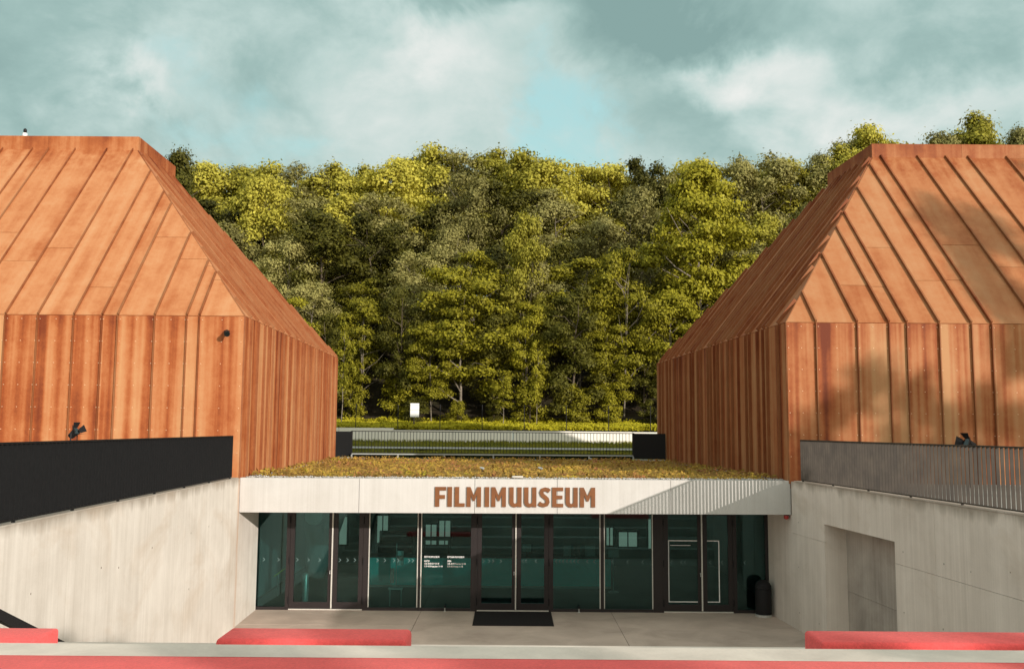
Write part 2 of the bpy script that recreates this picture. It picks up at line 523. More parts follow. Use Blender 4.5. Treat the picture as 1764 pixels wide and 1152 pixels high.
def glassmat(name, tint, refl):
    m, t = newmat(name)
    fr = t.n('ShaderNodeFresnel'); fr.inputs[0].default_value = 1.52
    fac = t.m('MINIMUM', t.m('MULTIPLY', fr.outputs[0], 1.7), 1.0)
    tr = t.n('ShaderNodeBsdfTransparent'); t.put(tr.inputs[0], tint)
    gl = t.n('ShaderNodeBsdfAnisotropic'); t.put(gl.inputs['Color'], refl); gl.inputs['Roughness'].default_value = 0.02
    mx = t.n('ShaderNodeMixShader')
    t.put(mx.inputs[0], fac)
    t.nt.links.new(tr.outputs[0], mx.inputs[1]); t.nt.links.new(gl.outputs[0], mx.inputs[2])
    t.out(mx.outputs[0])
    return m


M_GLASS = glassmat('tinted_glass', (0.50, 0.70, 0.69), (0.52, 0.80, 0.79))
M_LENS = glassmat('lens_glass', (0.5, 0.6, 0.6), (0.9, 1, 1))


def glow(name, col, k):
    m, t = newmat(name)
    b = t.bsdf((0.5, 0.5, 0.5), 0.5)
    t.put(b.inputs['Emission Color'], col); b.inputs['Emission Strength'].default_value = k
    t.out(b.outputs[0])
    return m


M_LITWIN = glow('lit_back_window', (0.95, 0.88, 0.70), 0.34)

# ------------------------------------------------------------------ numbers of the place
ZB, ZE, ZT = 3.48, 7.37, 13.03
rng = random.Random(7)


def lwx(y): return -6.09 - 0.0356 * (y - 11.27)           # face of the left retaining wall
def rwx(y): return 6.83 + 0.0792 * (22.94 - y)            # face of the right retaining wall


# ------------------------------------------------------------------ ground, court, amphitheatre
def sheet(name, quads, mat, parent=None):
    b = MB()
    for q in quads:
        b.add(q, [tuple(range(len(q)))])
    return b.build(name, mat, parent)


Y0, YG = -8.0, 24.69
g = sheet('ground', [
    [(-400, -400, 3.4), (lwx(Y0) - .2, -400, 3.4), (lwx(Y0) - .2, Y0, 3.4), (lwx(37) - .3, 37, 3.4), (-60, 60, 3.4), (-400, 60, 3.4)],
    [(rwx(Y0) + .2, -400, 3.4), (400, -400, 3.4), (400, 60, 3.4), (60, 60, 3.4), (rwx(23) + .3, 37, 3.4), (rwx(23) + .3, 23, 3.4), (rwx(Y0) + .2, Y0, 3.4)],
    [(lwx(Y0) - .2, -400, 2.87), (rwx(Y0) + .2, -400, 2.87), (rwx(Y0) + .2, Y0, 2.87), (lwx(Y0) - .2, Y0, 2.87)]], M_GRASS)
tag(g, 'grassy ground level with the terraces round the sunken court', kind='structure')
t_ = sheet('left_terrace', [[(-30, 2, 3.43), (lwx(2) - .28, 2, 3.43), (lwx(22.5) - .28, 22.46, 3.43), (-30, 22.46, 3.43)]], M_PAVE)
tag(t_, 'paved terrace behind the black slatted fence', kind='structure')
t_ = sheet('right_terrace', [[(rwx(14) + .28, 15.0, 3.43), (14, 15.0, 3.43), (14, 22.9, 3.43), (rwx(22.9) + .28, 22.9, 3.43)]], M_PAVE)
tag(t_, 'paved terrace behind the grey slatted fence', kind='structure')

# court floor: slabs with open joints
fl = thing('floor', (0, 19, 0), 'grey concrete floor of the sunken entrance court', None)
del fl['label']
fl['kind'] = 'structure'
xs = [-6.9, -2.30, 2.62, 7.7]
ys = [13.5, 18.2, 22.84, 24.75, 30.0, 34.0]
bed = MB(); bed.box((-8, 13, -0.4), (8.4, 34.2, -0.012)); bed.build('bedding', M_SOIL, fl)
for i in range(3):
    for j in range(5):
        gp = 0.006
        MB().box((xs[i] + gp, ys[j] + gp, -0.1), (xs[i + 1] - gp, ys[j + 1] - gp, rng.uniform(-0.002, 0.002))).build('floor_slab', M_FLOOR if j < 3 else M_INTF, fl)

am = thing('amphitheatre', (0, 7.95, 0), 'stepped concrete seating terrace descending to the court', 'steps')
rows = [(-8.0, 7.95, 2.9), (7.95, 10.0, 2.45), (10.0, 10.64, 2.14), (10.64, 11.28, 1.84), (11.28, 11.92, 1.54), (11.92, 12.56, 1.24), (12.56, 13.2, 0.94), (13.2, 13.84, 0.64), (13.84, 14.5, 0.32)]
for k, (ya, yb, zt) in enumerate(rows):
    xa = -6.4 if k == 0 else -5.08
    b = MB()
    x0a, x0b = (lwx(ya) + .004, lwx(yb) + .004) if k == 0 else (-4.86, -4.86)
    q = [(x0a, ya + .003), (rwx(ya) - .004, ya + .003), (rwx(yb) - .004, yb - .003), (x0b, yb - .003)]
    b.hexa([(*p, -0.3) for p in q], [(*p, zt) for p in q])
    o = b.build('step', M_STEP, am)
# side stair between the seating and the left wall
for k in range(14):
    ya = 7.95 + 0.5 * k
    z = 2.9 - 0.21 * (k + 1)
    MB().hexa([(lwx(ya) + .004, ya + .002, -.3), (-5.13, ya + .002, -.3), (-5.13, ya + .498, -.3), (lwx(ya + .5) + .004, ya + .498, -.3)],
              [(lwx(ya) + .004, ya + .002, z), (-5.13, ya + .002, z), (-5.13, ya + .498, z), (lwx(ya + .5) + .004, ya + .498, z)]).build('stair_step', M_STEP, am)
pw = MB()
ya, za, yb, zb_ = 8.4, 3.02, 14.9, 0.14
pw.hexa([(-5.12, ya, -.3), (-4.87, ya, -.3), (-4.87, yb, -.3), (-5.12, yb, -.3)], [(-5.12, ya, za), (-4.87, ya, za), (-4.87, yb, zb_), (-5.12, yb, zb_)])
pw.build('stair_parapet', M_STEP, am)

# ------------------------------------------------------------------ retaining walls
def slab_on_wall(xf, side, ya, yb, za, zb, t0=0.0, th=0.05):
    """thin concrete facing between ya<yb on the wall line xf, outer face t0 proud of the line; side=+1 wall lies towards +x"""
    f = lambda y, d: xf(y) + side * d
    q = [(f(ya, -t0), ya), (f(ya, th), ya), (f(yb, th), yb), (f(yb, -t0), yb)]
    if side < 0:
        q = q[::-1]
    return MB().hexa([(*p, za) for p in q], [(*p, zb) for p in q])


lw = thing('retaining_wall', (-6.3, 15, 0), 'sunlit pale concrete retaining wall below the black fence', 'wall')
q = [(lwx(-8) - .05, -8), (lwx(-8) - .34, -8), (lwx(24.6) - .34, 24.6), (lwx(24.6) - .05, 24.6)][::-1]
MB().hexa([(*p, -.4) for p in q], [(*p, 3.42) for p in q]).build('wall_core', M_CONL, lw)
for ya, yb in ((-8, -2), (-2, 3), (3, 8.0), (8.0, 13.2), (13.2, 18.0), (18.0, 22.49)):
    slab_on_wall(lwx, -1, ya + .003, yb - .003, -.3, ZB - 0.004, rng.uniform(0, .003)).build('wall_panel', M_CONL, lw)
slab_on_wall(lwx, -1, 22.496, 24.6, -.3, 2.66, -.01).build('reveal_panel', M_CONL, lw)
q = [(lwx(-8) + .012, -8), (lwx(-8) - .36, -8), (lwx(22.3) - .36, 22.3), (lwx(22.3) + .012, 22.3)][::-1]
MB().hexa([(*p, 3.478) for p in q], [(*p, 3.50) for p in q]).build('coping', M_CONL, lw)

rw = thing('retaining_wall', (7.2, 15, 0), 'shaded concrete retaining wall with a doorway niche below the grey fence', 'wall')
NY0, NY1, NZ = 17.80, 21.00, 2.64
for ya, yb, za, zb in ((-8, NY0, -.4, 3.42), (NY1, 24.6, -.4, 3.42), (NY0, NY1, NZ + .004, 3.42)):
    q = [(rwx(ya) + .05, ya), (rwx(ya) + .34, ya), (rwx(yb) + .34, yb), (rwx(yb) + .05, yb)]
    MB().hexa([(*p, za) for p in q], [(*p, zb) for p in q]).build('wall_core', M_CONW, rw)
JZ = 2.24
for ya, yb in ((-8, -2), (-2, 4), (4, 10.2), (10.2, 16.36), (16.36, NY0)):
    for za, zb in ((-.3, JZ), (JZ, ZB - .004)):
        slab_on_wall(rwx, 1, ya + .003, yb - (.003 if yb != NY0 else 0), za + .003, zb - .003, rng.uniform(0, .003)).build('wall_panel', M_CONW, rw)
slab_on_wall(rwx, 1, NY0, NY1, NZ, ZB - .004, .001).build('lintel_panel', M_CONW, rw)
for za, zb in ((-.3, JZ), (JZ, ZB - .004)):
    slab_on_wall(rwx, 1, NY1, 22.90, za + .003, zb - .003, .001).build('wall_panel', M_CONW, rw)
slab_on_wall(rwx, 1, 22.905, 24.6, -.3, 2.66, -.01).build('reveal_panel', M_CONW, rw)
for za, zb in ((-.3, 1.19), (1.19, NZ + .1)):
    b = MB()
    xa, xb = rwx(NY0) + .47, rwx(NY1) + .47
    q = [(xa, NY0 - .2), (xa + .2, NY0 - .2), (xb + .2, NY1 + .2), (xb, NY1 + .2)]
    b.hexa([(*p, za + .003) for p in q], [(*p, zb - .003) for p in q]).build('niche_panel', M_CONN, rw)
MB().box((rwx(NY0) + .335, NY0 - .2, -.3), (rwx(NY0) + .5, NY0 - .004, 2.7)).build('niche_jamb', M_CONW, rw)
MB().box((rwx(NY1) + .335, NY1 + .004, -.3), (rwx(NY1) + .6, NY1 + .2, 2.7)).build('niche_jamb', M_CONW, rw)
q = [(rwx(-8) - .012, -8), (rwx(-8) + .36, -8), (rwx(22.7) + .36, 22.7), (rwx(22.7) - .012, 22.7)]
MB().hexa([(*p, 3.478) for p in q], [(*p, 3.50) for p in q]).build('coping', M_CONW, rw)
# formwork tie holes
M_HOLE = plain('tie_hole_shadow', (0.20, 0.165, 0.13), 0.9)
for xf, side, par, pts in ((rwx, 1, rw, [(17.49, 2.49), (16.1, 2.47), (15.3, 2.46), (14.25, 2.61), (17.53, 1.39), (16.2, 1.37), (22.5, 2.53), (22.54, 1.48), (22.55, .42), (21.41, .40), (14.9, 1.4), (12.4, 2.5)]),
                           (lwx, -1, lw, [(16.58, 2.58), (12.14, 2.56), (14.37, 2.56), (15.07, 2.46), (18.79, 2.59), (20.02, 2.59), (21.01, 2.59), (18.8, 1.5), (14.4, 1.45)])):
    for y, z in pts:
        b = MB(); rr = rng.uniform(.009, .016)
        c = Vector((xf(y) - side * .004, y, z))
        vs = [c + Vector((0, math.cos(a) * rr, math.sin(a) * rr * 1.3)) for a in [k * math.pi / 4 for k in range(8)]]
        if side > 0: vs = vs[::-1]
        b.prism(vs, (side * .02, 0, 0)).build('tie_hole', M_HOLE, par)

# ------------------------------------------------------------------ weathering-steel buildings
def clip(poly, a, b, c):
    """keep a*x+b*y<=c"""
    out = []
    for i in range(len(poly)):
        p, q = poly[i], poly[(i + 1) % len(poly)]
        fp, fq = a * p[0] + b * p[1] - c, a * q[0] + b * q[1] - c
        if fp <= 1e-9: out.append(p)
        if (fp < -1e-9 and fq > 1e-9) or (fp > 1e-9 and fq < -1e-9):
            k = fp / (fp - fq)
            out.append((p[0] + (q[0] - p[0]) * k, p[1] + (q[1] - p[1]) * k))
    return out


def inset(poly, d):
    n = len(poly)
    cx = sum(p[0] for p in poly) / n; cy = sum(p[1] for p in poly) / n
    out = poly
    for i in range(n):
        p, q = poly[i], poly[(i + 1) % n]
        ex, ey = q[0] - p[0], q[1] - p[1]
        L = math.hypot(ex, ey)
        if L < 1e-5: continue
        nx, ny = ey / L, -ex / L
        c = nx * p[0] + ny * p[1]
        if nx * cx + ny * cy > c:
            nx, ny, c = -nx, -ny, -c
        out = clip(out, nx, ny, c - d)
    return out


def clad(root, A, B, Cc, D, seams, shear, mat, name, joints, gap=0.004, th=0.02, ribs=True):
    """clad the face A(eave start) B(eave end) Cc(top end) D(top start); seams are distances from A along AB. Returns rib pieces."""
    A, B, Cc, D = map(Vector, (A, B, Cc, D))
    U = (B - A).normalized()
    N = U.cross(D - A).normalized()
    V = N.cross(U)
    to2 = lambda p: ((p - A).dot(U), (p - A).dot(V))
    to3 = lambda q, h=0.0: A + U * q[0] + V * q[1] + N * h
    face = [to2(p) for p in (A, B, Cc, D)]
    H = max(face[2][1], face[3][1])
    L = face[1][0]
    ed = [-50.0] + list(seams) + [L + 50.0]
    ribs_out = {}
    for i in range(len(ed) - 1):
        a, b = ed[i], ed[i + 1]
        poly = clip(face, 1, -shear, b)
        poly = clip(poly, -1, shear, -a)
        if len(poly) < 3: continue
        cuts = sorted(joints(i)) if joints else []
        lim = [-1.0] + cuts + [H + 5]
        for k in range(len(lim) - 1):
            pp = clip(clip(poly, 0, 1, lim[k + 1]), 0, -1, -lim[k])
            if len(pp) < 3: continue
            area = abs(sum(pp[j][0] * pp[(j + 1) % len(pp)][1] - pp[(j + 1) % len(pp)][0] * pp[j][1] for j in range(len(pp)))) / 2
            if area < 0.01: continue
            pp = inset(pp, gap)
            cl = []
            for p in pp:
                if not cl or math.hypot(p[0] - cl[-1][0], p[1] - cl[-1][1]) > 1e-3: cl.append(p)
            if len(cl) < 3: continue
            lift = 0.006 * k + rng.uniform(0, 0.003)
            MB().prism([to3(p) for p in cl], N * (th + lift)).build(name, mat, root)
    for i, s in enumerate(seams):
        # extent of the seam line inside the face
        lo, hi = 0.0, 0.0
        ts = []
        for j in range(4):
            p, q = face[j], face[(j + 1) % 4]
            fp = p[0] - s - shear * p[1]; fq = q[0] - s - shear * q[1]
            if (fp <= 0 < fq) or (fq <= 0 < fp):
                k = fp / (fp - fq)
                ts.append(p[1] + (q[1] - p[1]) * k)
        if len(ts) >= 2:
            lo, hi = min(ts), max(ts)
            if hi - lo > 0.05:
                ribs_out[i] = (to3((s + shear * lo, lo)), to3((s + shear * hi, hi)), N, U)
    return ribs_out


def corten_building(side, F, Bk, Ft, Bt, far, front_seams, shear, label, seed, mats):
    """side=-1: left building (its court face looks +x); F/Bk front and back court corners at eave level"""
    r = random.Random(seed)
    x0, y0 = F; x1, y1 = Bk
    fx = far
    body = MB()
    e = [(x0, y0), (x1, y1), (fx, y1), (fx, y0)]
    xt = Ft[0]; farx = fx - (xt - x0) * 1.0
    tp = [(Ft[0], Ft[1]), (Bt[0], Bt[1]), (farx, Bt[1]), (farx, Ft[1])]
    if side < 0:
        e = e[::-1]; tp = tp[::-1]
        e = e[3:] + e[:3]; tp = tp[3:] + tp[:3]
        order = [(x0, y0)]
    vs = [(*p, 3.30) for p in e] + [(*p, ZE) for p in e] + [(*p, ZT) for p in tp]
    fs = [(0, 1, 2, 3), (8, 9, 10, 11)] + [(i, (i + 1) % 4, 4 + (i + 1) % 4, 4 + i) for i in range(4)] + [(4 + i, 4 + (i + 1) % 4, 8 + (i + 1) % 4, 8 + i) for i in range(4)]
    root = meshobj('corten_building', vs, fs, M_SEAM, None, ((x0 + fx) / 2, (y0 + y1) / 2, 3.3))
    bm = bmesh.new(); bm.from_mesh(root.data); bmesh.ops.recalc_face_normals(bm, faces=bm.faces); bm.to_mesh(root.data); bm.free()
    tag(root, label, 'building', 'rust-coloured steel buildings flanking the court')
    v3 = lambda p, z: Vector((p[0], p[1], z))
    pF, pB, pX = (x0, y0), (x1, y1), (fx, y0)
    zb = 3.42

    def cut(i):
        rr = random.Random(seed * 100 + i)
        n = rr.choice([0, 1, 1, 1])
        if n == 0: return []
        base = [rr.uniform(1.0, 3.4)] if n == 1 else [rr.uniform(0.7, 2.4), rr.uniform(3.6, 6.3)]
        return base
    # faces, always drawn A->B counter-clockwise seen from outside
    if side < 0:
        fA, fB, tA, tB = pX, pF, (farx, Ft[1]), Ft          # front: from far left to the corner
        L = abs(fx - x0)
        fs_ = sorted(L - abs(s - x0) for s in front_seams)
        sA, sB, sTA, sTB = pF, pB, Ft, Bt                    # court side: front corner to back corner
    else:
        fA, fB, tA, tB = pF, pX, Ft, (farx, Ft[1])
        fs_ = sorted(abs(s - x0) for s in front_seams)
        sA, sB, sTA, sTB = pB, pF, Bt, Ft
    Ls = math.hypot(x1 - x0, y1 - y0)
    ss, acc = [], 0.0
    while True:
        acc += r.choice([0.34, 0.45, 0.5, 0.62, 0.7, 0.82])
        if acc > Ls - 0.3: break
        ss.append(acc)
    for (A_, B_, TA, TB, sm, sh, rm, rd) in ((fA, fB, tA, tB, fs_, shear, mats[1], .06 if side < 0 else .10), (sA, sB, sTA, sTB, ss, 0.0, mats[2], .085 if side < 0 else .12)):
        w = clad(root, v3(A_, zb), v3(B_, zb), v3(B_, ZE), v3(A_, ZE), sm, 0.0, mats[0], 'wall_panel', None)
        rf = clad(root, v3(A_, ZE), v3(B_, ZE), v3(TB, ZT), v3(TA, ZT), sm, sh, rm, 'roof_panel', cut)
        for i in range(len(sm)):
            b = MB()
            if i in w:
                p, q, N, U = w[i]
                b.bar(p + N * .034, q + N * .034, .026, rd, N)
            if i in rf:
                p, q, N, U = rf[i]
                b.bar(p + N * .040, q + N * .036, .030 if side < 0 else .045, rd * 1.2, N)
            if b.v: b.build('standing_seam', M_SEAM, root)
    # folded corner trims along the hip and the vertical corner
    for P, T in ((pF, Ft), (pB, Bt)):
        MB().tube([v3(P, zb), v3(P, ZE), v3(T, ZT)], 0.028, 6).build('corner_trim', M_SEAM, root)
    # parapet round the flat top
    sgn = -side
    o = 0.05
    f0, f1 = sorted((Ft[0] + sgn * o, farx - sgn * o))
    step = 2.75
    xa = f0
    px = []
    if side < 0:
        px = [f1]
        while px[-1] - step > f0: px.append(px[-1] - step)
        px.append(f0); px = px[::-1]
    else:
        px = [f0]
        while px[-1] + step < f1: px.append(px[-1] + step)
        px.append(f1)
    for a, b in zip(px[:-1], px[1:]):
        MB().box((a + .003, Ft[1] - o, ZT - .02), (b - .003, Ft[1] + .1, 13.44)).build('parapet_panel', mats[1], root)
    MB().hexa([(Ft[0] + sgn * o if sgn > 0 else Ft[0] - o, Ft[1] + .105, ZT - .02)] * 0 + [
        (min(Ft[0] + sgn * o, Ft[0] - sgn * .1), Ft[1] + .104, ZT - .02), (max(Ft[0] + sgn * o, Ft[0] - sgn * .1), Ft[1] + .104, ZT - .02),
        (max(Bt[0] + sgn * o, Bt[0] - sgn * .1), Bt[1] + o, ZT - .02), (min(Bt[0] + sgn * o, Bt[0] - sgn * .1), Bt[1] + o, ZT - .02)],
        [(min(Ft[0] + sgn * o, Ft[0] - sgn * .1), Ft[1] + .104, 13.44), (max(Ft[0] + sgn * o, Ft[0] - sgn * .1), Ft[1] + .104, 13.44),
         (max(Bt[0] + sgn * o, Bt[0] - sgn * .1), Bt[1] + o, 13.44), (min(Bt[0] + sgn * o, Bt[0] - sgn * .1), Bt[1] + o, 13.44)]).build('parapet_panel', mats[2], root)
    MB().box((f0 + .1, Bt[1] - .1, ZT - .02), (f1 - .12, Bt[1] + o, 13.44)).build('parapet_panel', mats[1], root)
    # rivet heads on the front wall
    rb = MB()
    edges = [x0] + sorted(front_seams, key=lambda s: abs(s - x0))
    for a, b in zip(edges[:-1], edges[1:]):
        w = abs(b - a)
        cols = [a + (b - a) * .06, b - (b - a) * .06] + ([(a + b) / 2] if w > .65 else [])
        for c in cols:
            z = ZE - .09
            while z > 3.6:
                yy = y0 - .021
                pts = [Vector((c + .011 * math.cos(k * math.pi / 3), yy, z + .011 * math.sin(k * math.pi / 3))) for k in range(6)]
                rb.prism(pts, (0, -.012, 0))
                z -= .535
    ro = rb.build('rivet', M_RIV, root)
    ro['kind'] = 'stuff'
    return root


fsL = [-7.61, -7.92, -8.70, -9.60, -9.98, -10.67, -11.55, -12.34, -13.3, -14.1, -14.6, -15.5, -16.3, -17.2, -17.7, -18.6, -19.5, -20.1, -21.0, -21.9, -22.5, -23.3]
BL = corten_building(-1, (-6.52, 22.52), (-6.79, 36.11), (-11.43, 27.56), (-11.49, 30.72), -24.0, fsL, 0.0,
                     'sunlit rust-orange steel building with sloped roof behind the black fence', 3, (M_CW, M_CRF, M_CRS))
fsR = [7.54, 8.56, 9.35, 9.79, 10.60, 11.40, 11.90, 13.02, 13.88, 14.56, 15.74, 16.5, 17.3, 17.8, 18.7, 19.6, 20.2, 21.1, 22.0, 22.6, 23.4]
BR = corten_building(1, (6.81, 22.95), (5.96, 37.99), (11.0, 27.72), (10.79, 31.0), 24.5, fsR, -0.092,
                     'rust-brown steel building with dark roof seams behind the grey fence', 5, (M_CW2, M_CRF2, M_CRS2))

# ------------------------------------------------------------------ entrance pavilion between the buildings
pv = thing('entrance_pavilion', (0, 22.7, 0), 'low concrete entrance building with a planted roof and a glazed front', 'building')
fy = lambda x: 22.51 + (x + 6.49) / 13.32 * 0.43
jx = [-6.49, -3.645, -0.869, 1.123, 3.886, 6.83]
for a, b in zip(jx[:-1], jx[1:]):
    g_ = .005
    dz = rng.uniform(-.003, .003)
    q = [(a + g_, fy(a) + dz), (b - g_, fy(b) + dz), (b - g_, fy(b) + .22), (a + g_, fy(a) + .22)]
    MB().hexa([(*p, 2.67) for p in q], [(*p, 3.485) for p in q]).build('fascia_panel', M_CONF, pv)
q = [(-6.9, 22.75), (6.95, 23.17), (6.95, 36.7), (-6.9, 36.7)]
MB().hexa([(*p, 2.72) for p in q], [(*p, 3.44) for p in q]).build('roof_slab', M_CONF, pv)
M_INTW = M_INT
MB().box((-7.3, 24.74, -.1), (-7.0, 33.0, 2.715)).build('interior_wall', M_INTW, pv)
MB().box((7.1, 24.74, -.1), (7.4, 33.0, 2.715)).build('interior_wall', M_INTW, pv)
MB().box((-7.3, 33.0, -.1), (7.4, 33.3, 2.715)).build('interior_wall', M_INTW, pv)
for (xa, xb, za, zb) in ((-6.25, -5.7, .66, 1.6), (-4.64, -4.27, .72, 1.65), (-2.95, -2.58, .68, 1.36), (-2.48, -2.1, .68, 1.5), (3.34, 3.56, .7, 1.3), (3.77, 4.40, .66, 1.15), (4.8, 5.03, .6, 1.6)):
    f = MB().box((xa, 32.9, za), (xb, 32.96, zb)).build('back_window', M_LITWIN, pv)
    fr = MB()
    for (p, q_) in (((xa - .05, 32.86, za - .05), (xb + .05, 32.99, za)), ((xa - .05, 32.86, zb), (xb + .05, 32.99, zb + .05)), ((xa - .05, 32.86, za), (xa, 32.99, zb)), ((xb, 32.86, za), (xb + .05, 32.99, zb)),
                    (((xa + xb) / 2 - .02, 32.87, za), ((xa + xb) / 2 + .02, 32.985, zb))):
        fr.box(p, q_)
    fr.build('window_frame', M_DARKIN, f)
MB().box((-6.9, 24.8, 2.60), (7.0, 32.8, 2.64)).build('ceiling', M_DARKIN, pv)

# glazed front
YG = 24.69
gf = thing('glazed_front', (0, YG, 0), 'dark-framed glass front with three double doors under the concrete fascia', 'glass front')


def frame_box(x0, x1, z0, z1, name='mullion', d0=-.05, d1=.05, mat=None, parent=None):
    return MB().box((x0, YG + d0, z0), (x1, YG + d1, z1)).build(name, mat or M_FRAME, parent or gf)


def rect_frame(x0, x1, z0, z1, w, wb, d0, d1):
    b = MB()
    b.box((x0, YG + d0, z0), (x0 + w, YG + d1, z1)).box((x1 - w, YG + d0, z0), (x1, YG + d1, z1))
    b.box((x0 + w, YG + d0, z0), (x1 - w, YG + d1, z0 + wb)).box((x0 + w, YG + d0, z1 - w * .9), (x1 - w, YG + d1, z1))
    return b


TOPZ = 2.66
frame_box(-6.74, 6.78, TOPZ - .06, 2.715, 'head_rail', -.06, .06)
for a, b in ((-6.72, -6.66), (-5.83, -5.74), (-3.83, -3.70), (-1.03, -.865), (1.0, 1.118), (3.722, 3.99), (5.79, 5.89), (6.64, 6.78)):
    frame_box(a, b, 0.0, TOPZ - .063, 'post', -.058, .058)
for a, b in ((-2.405, -2.335), (2.335, 2.45)):
    frame_box(a + .015, b - .015, 0.0, TOPZ - .063, 'mullion', -.06, .05)
for x in (-2.425, -2.333, 2.325, 2.437, -3.69, 3.69):
    frame_box(x, x + .022, .085, TOPZ - .065, 'glazing_bead', -.045, .0, M_ALU)
for a, b in ((-6.66, -5.83), (-3.70, -2.335), (-2.335, -1.03), (1.118, 2.40), (2.40, 3.722), (5.89, 6.64)):
    frame_box(a + .002, b - .002, 0.0, .075, 'sill_rail', -.052, .052)
    MB().box((a + .004, YG - .006, .075), (b - .004, YG + .006, TOPZ - .063)).build('pane', M_GLASS, gf)


def door(x0, x1, meet):
    """one door leaf; meet=+1 if its meeting stile is on the right"""
    d = rect_frame(x0, x1, .035, TOPZ - .068, .115, .17, -.045, .035).build('door', M_FRAME, gf)
    wm = .16
    xm = x1 - .115 if meet > 0 else x0 + .115
    MB().box((x0 + .117, YG - .008, .206), (x1 - .117, YG + .004, TOPZ - .175)).build('pane', M_GLASS, d)
    xk = x1 - .055 if meet > 0 else x0 + .055
    if meet > 0:
        MB().tube([(xk, YG - .05, 1.0), (xk, YG - .10, 1.0), (xk, YG - .10, .93)], .014, 6).build('handle', M_STEEL, d)
        MB().box((x1 - .028, YG - .085, .05), (x1 + .004, YG - .05, TOPZ - .09)).build('sunlit_edge_bar', M_ALU, d)  # pale bar added to draw the sunlit edge of the meeting stile
    hx = x0 - .012 if meet > 0 else x1 + .012
    for z in (.25, 1.25, 2.3):
        MB().tube([(hx, YG - .068, z - .09), (hx, YG - .068, z + .09)], .014, 6).build('hinge', M_BLACK, d)


for a, m_, b in ((-5.74, -4.615, -3.83), (-.865, .16, 1.0), (3.99, 5.0, 5.79)):
    door(a + .004, m_ - .006, 1)
    door(m_ + .006, b - .004, -1)
for a, b in ((-5.74, -3.83), (-.86, 1.0), (3.99, 5.79)):
    MB().box((a, YG - .06, .004), (b, YG + .05, .03)).build('threshold', M_ALU, gf)
# arrow stickers
def chevron(x, z, dr):
    w, h, t = .034, .045, .017
    pts = [(-w * dr, h), (-w * dr + t * dr, h), (w * dr, 0), (-w * dr + t * dr, -h), (-w * dr, -h), (w * dr - t * dr, 0)]
    vs = [(x + a, YG - .0095, z + b) for a, b in pts]
    o = MB().add(vs, [(0, 1, 2, 5), (5, 2, 3, 4)]).build('chevron', M_CHEV, gf)


M_CHEV = plain('etched_white', (0.15, 0.24, 0.235), 0.6)
for x in (-6.42, -6.04, -5.55, -5.26, -4.97, -4.44, -4.24, -4.05, -3.46, -3.27, -3.03, -2.92, -2.64, -2.54, -.70, -.55, -.45, -.25):
    chevron(x, 1.268, 1)
for x in (.33, .41, .67, 1.20, 1.29, 1.38, 1.48, 1.58, 1.67, 1.77, 2.01, 2.19, 2.66, 3.06, 3.45, 4.20, 4.46, 4.55, 5.21, 5.51, 6.11):
    chevron(x, 1.278, -1)


def lettering(txt, x, z, size, width):
    cu = bpy.data.curves.new('lettering', 'FONT')
    cu.body = txt
    cu.size = size
    cu.offset = size * .022
    cu.resolution_u = 2
    cu.materials.append(M_PRINT)
    o = bpy.data.objects.new('lettering', cu)
    C.objects.link(o)
    bpy.context.view_layer.update()
    w = o.dimensions.x
    sx = width / w if w > 0 else 1
    me = bpy.data.meshes.new_from_object(o)
    bpy.data.objects.remove(o)
    me.transform(Matrix.Translation(Vector((x, YG - .0105, z)) - ORG[gf.name]) @ Matrix.Rotation(R(90), 4, 'X') @ Matrix.Diagonal((sx, 1, 1, 1)))
    o = bpy.data.objects.new('lettering', me)
    C.objects.link(o)
    o.parent = gf


M_PRINT = plain('white_print', (0.85, 0.85, 0.83), 0.5)
lettering('EESTI FILMIMUUSEUM', -2.243, 1.345, .062, .39)
lettering('AVATUD', -2.243, 1.240, .062, .14)
lettering('1.05–30.09 E–P 10–18', -2.243, 1.175, .058, .38)
lettering('1.10–30.04 iga päev 11–18', -2.243, 1.108, .058, .47)
lettering('ESTONIAN FILM MUSEUM', -1.643, 1.345, .062, .435)
lettering('OPEN', -1.643, 1.240, .062, .10)
lettering('1.05–30.09 Tue–Sun 10–18', -1.643, 1.175, .058, .47)
lettering('1.10–30.04 daily 11–18', -1.643, 1.108, .058, .40)

# ------------------------------------------------------------------ sign on the fascia
sg = thing('museum_sign', (0.1, 22.7, 2.82), 'rust-brown capital letters spelling FILMIMUUSEUM on the white fascia', 'sign')


def arc(cx, cy, rx, ry, a0, a1, n=8):
    return [(cx + rx * math.cos(R(a0 + (a1 - a0) * k / n)), cy + ry * math.sin(R(a0 + (a1 - a0) * k / n))) for k in range(n + 1)]


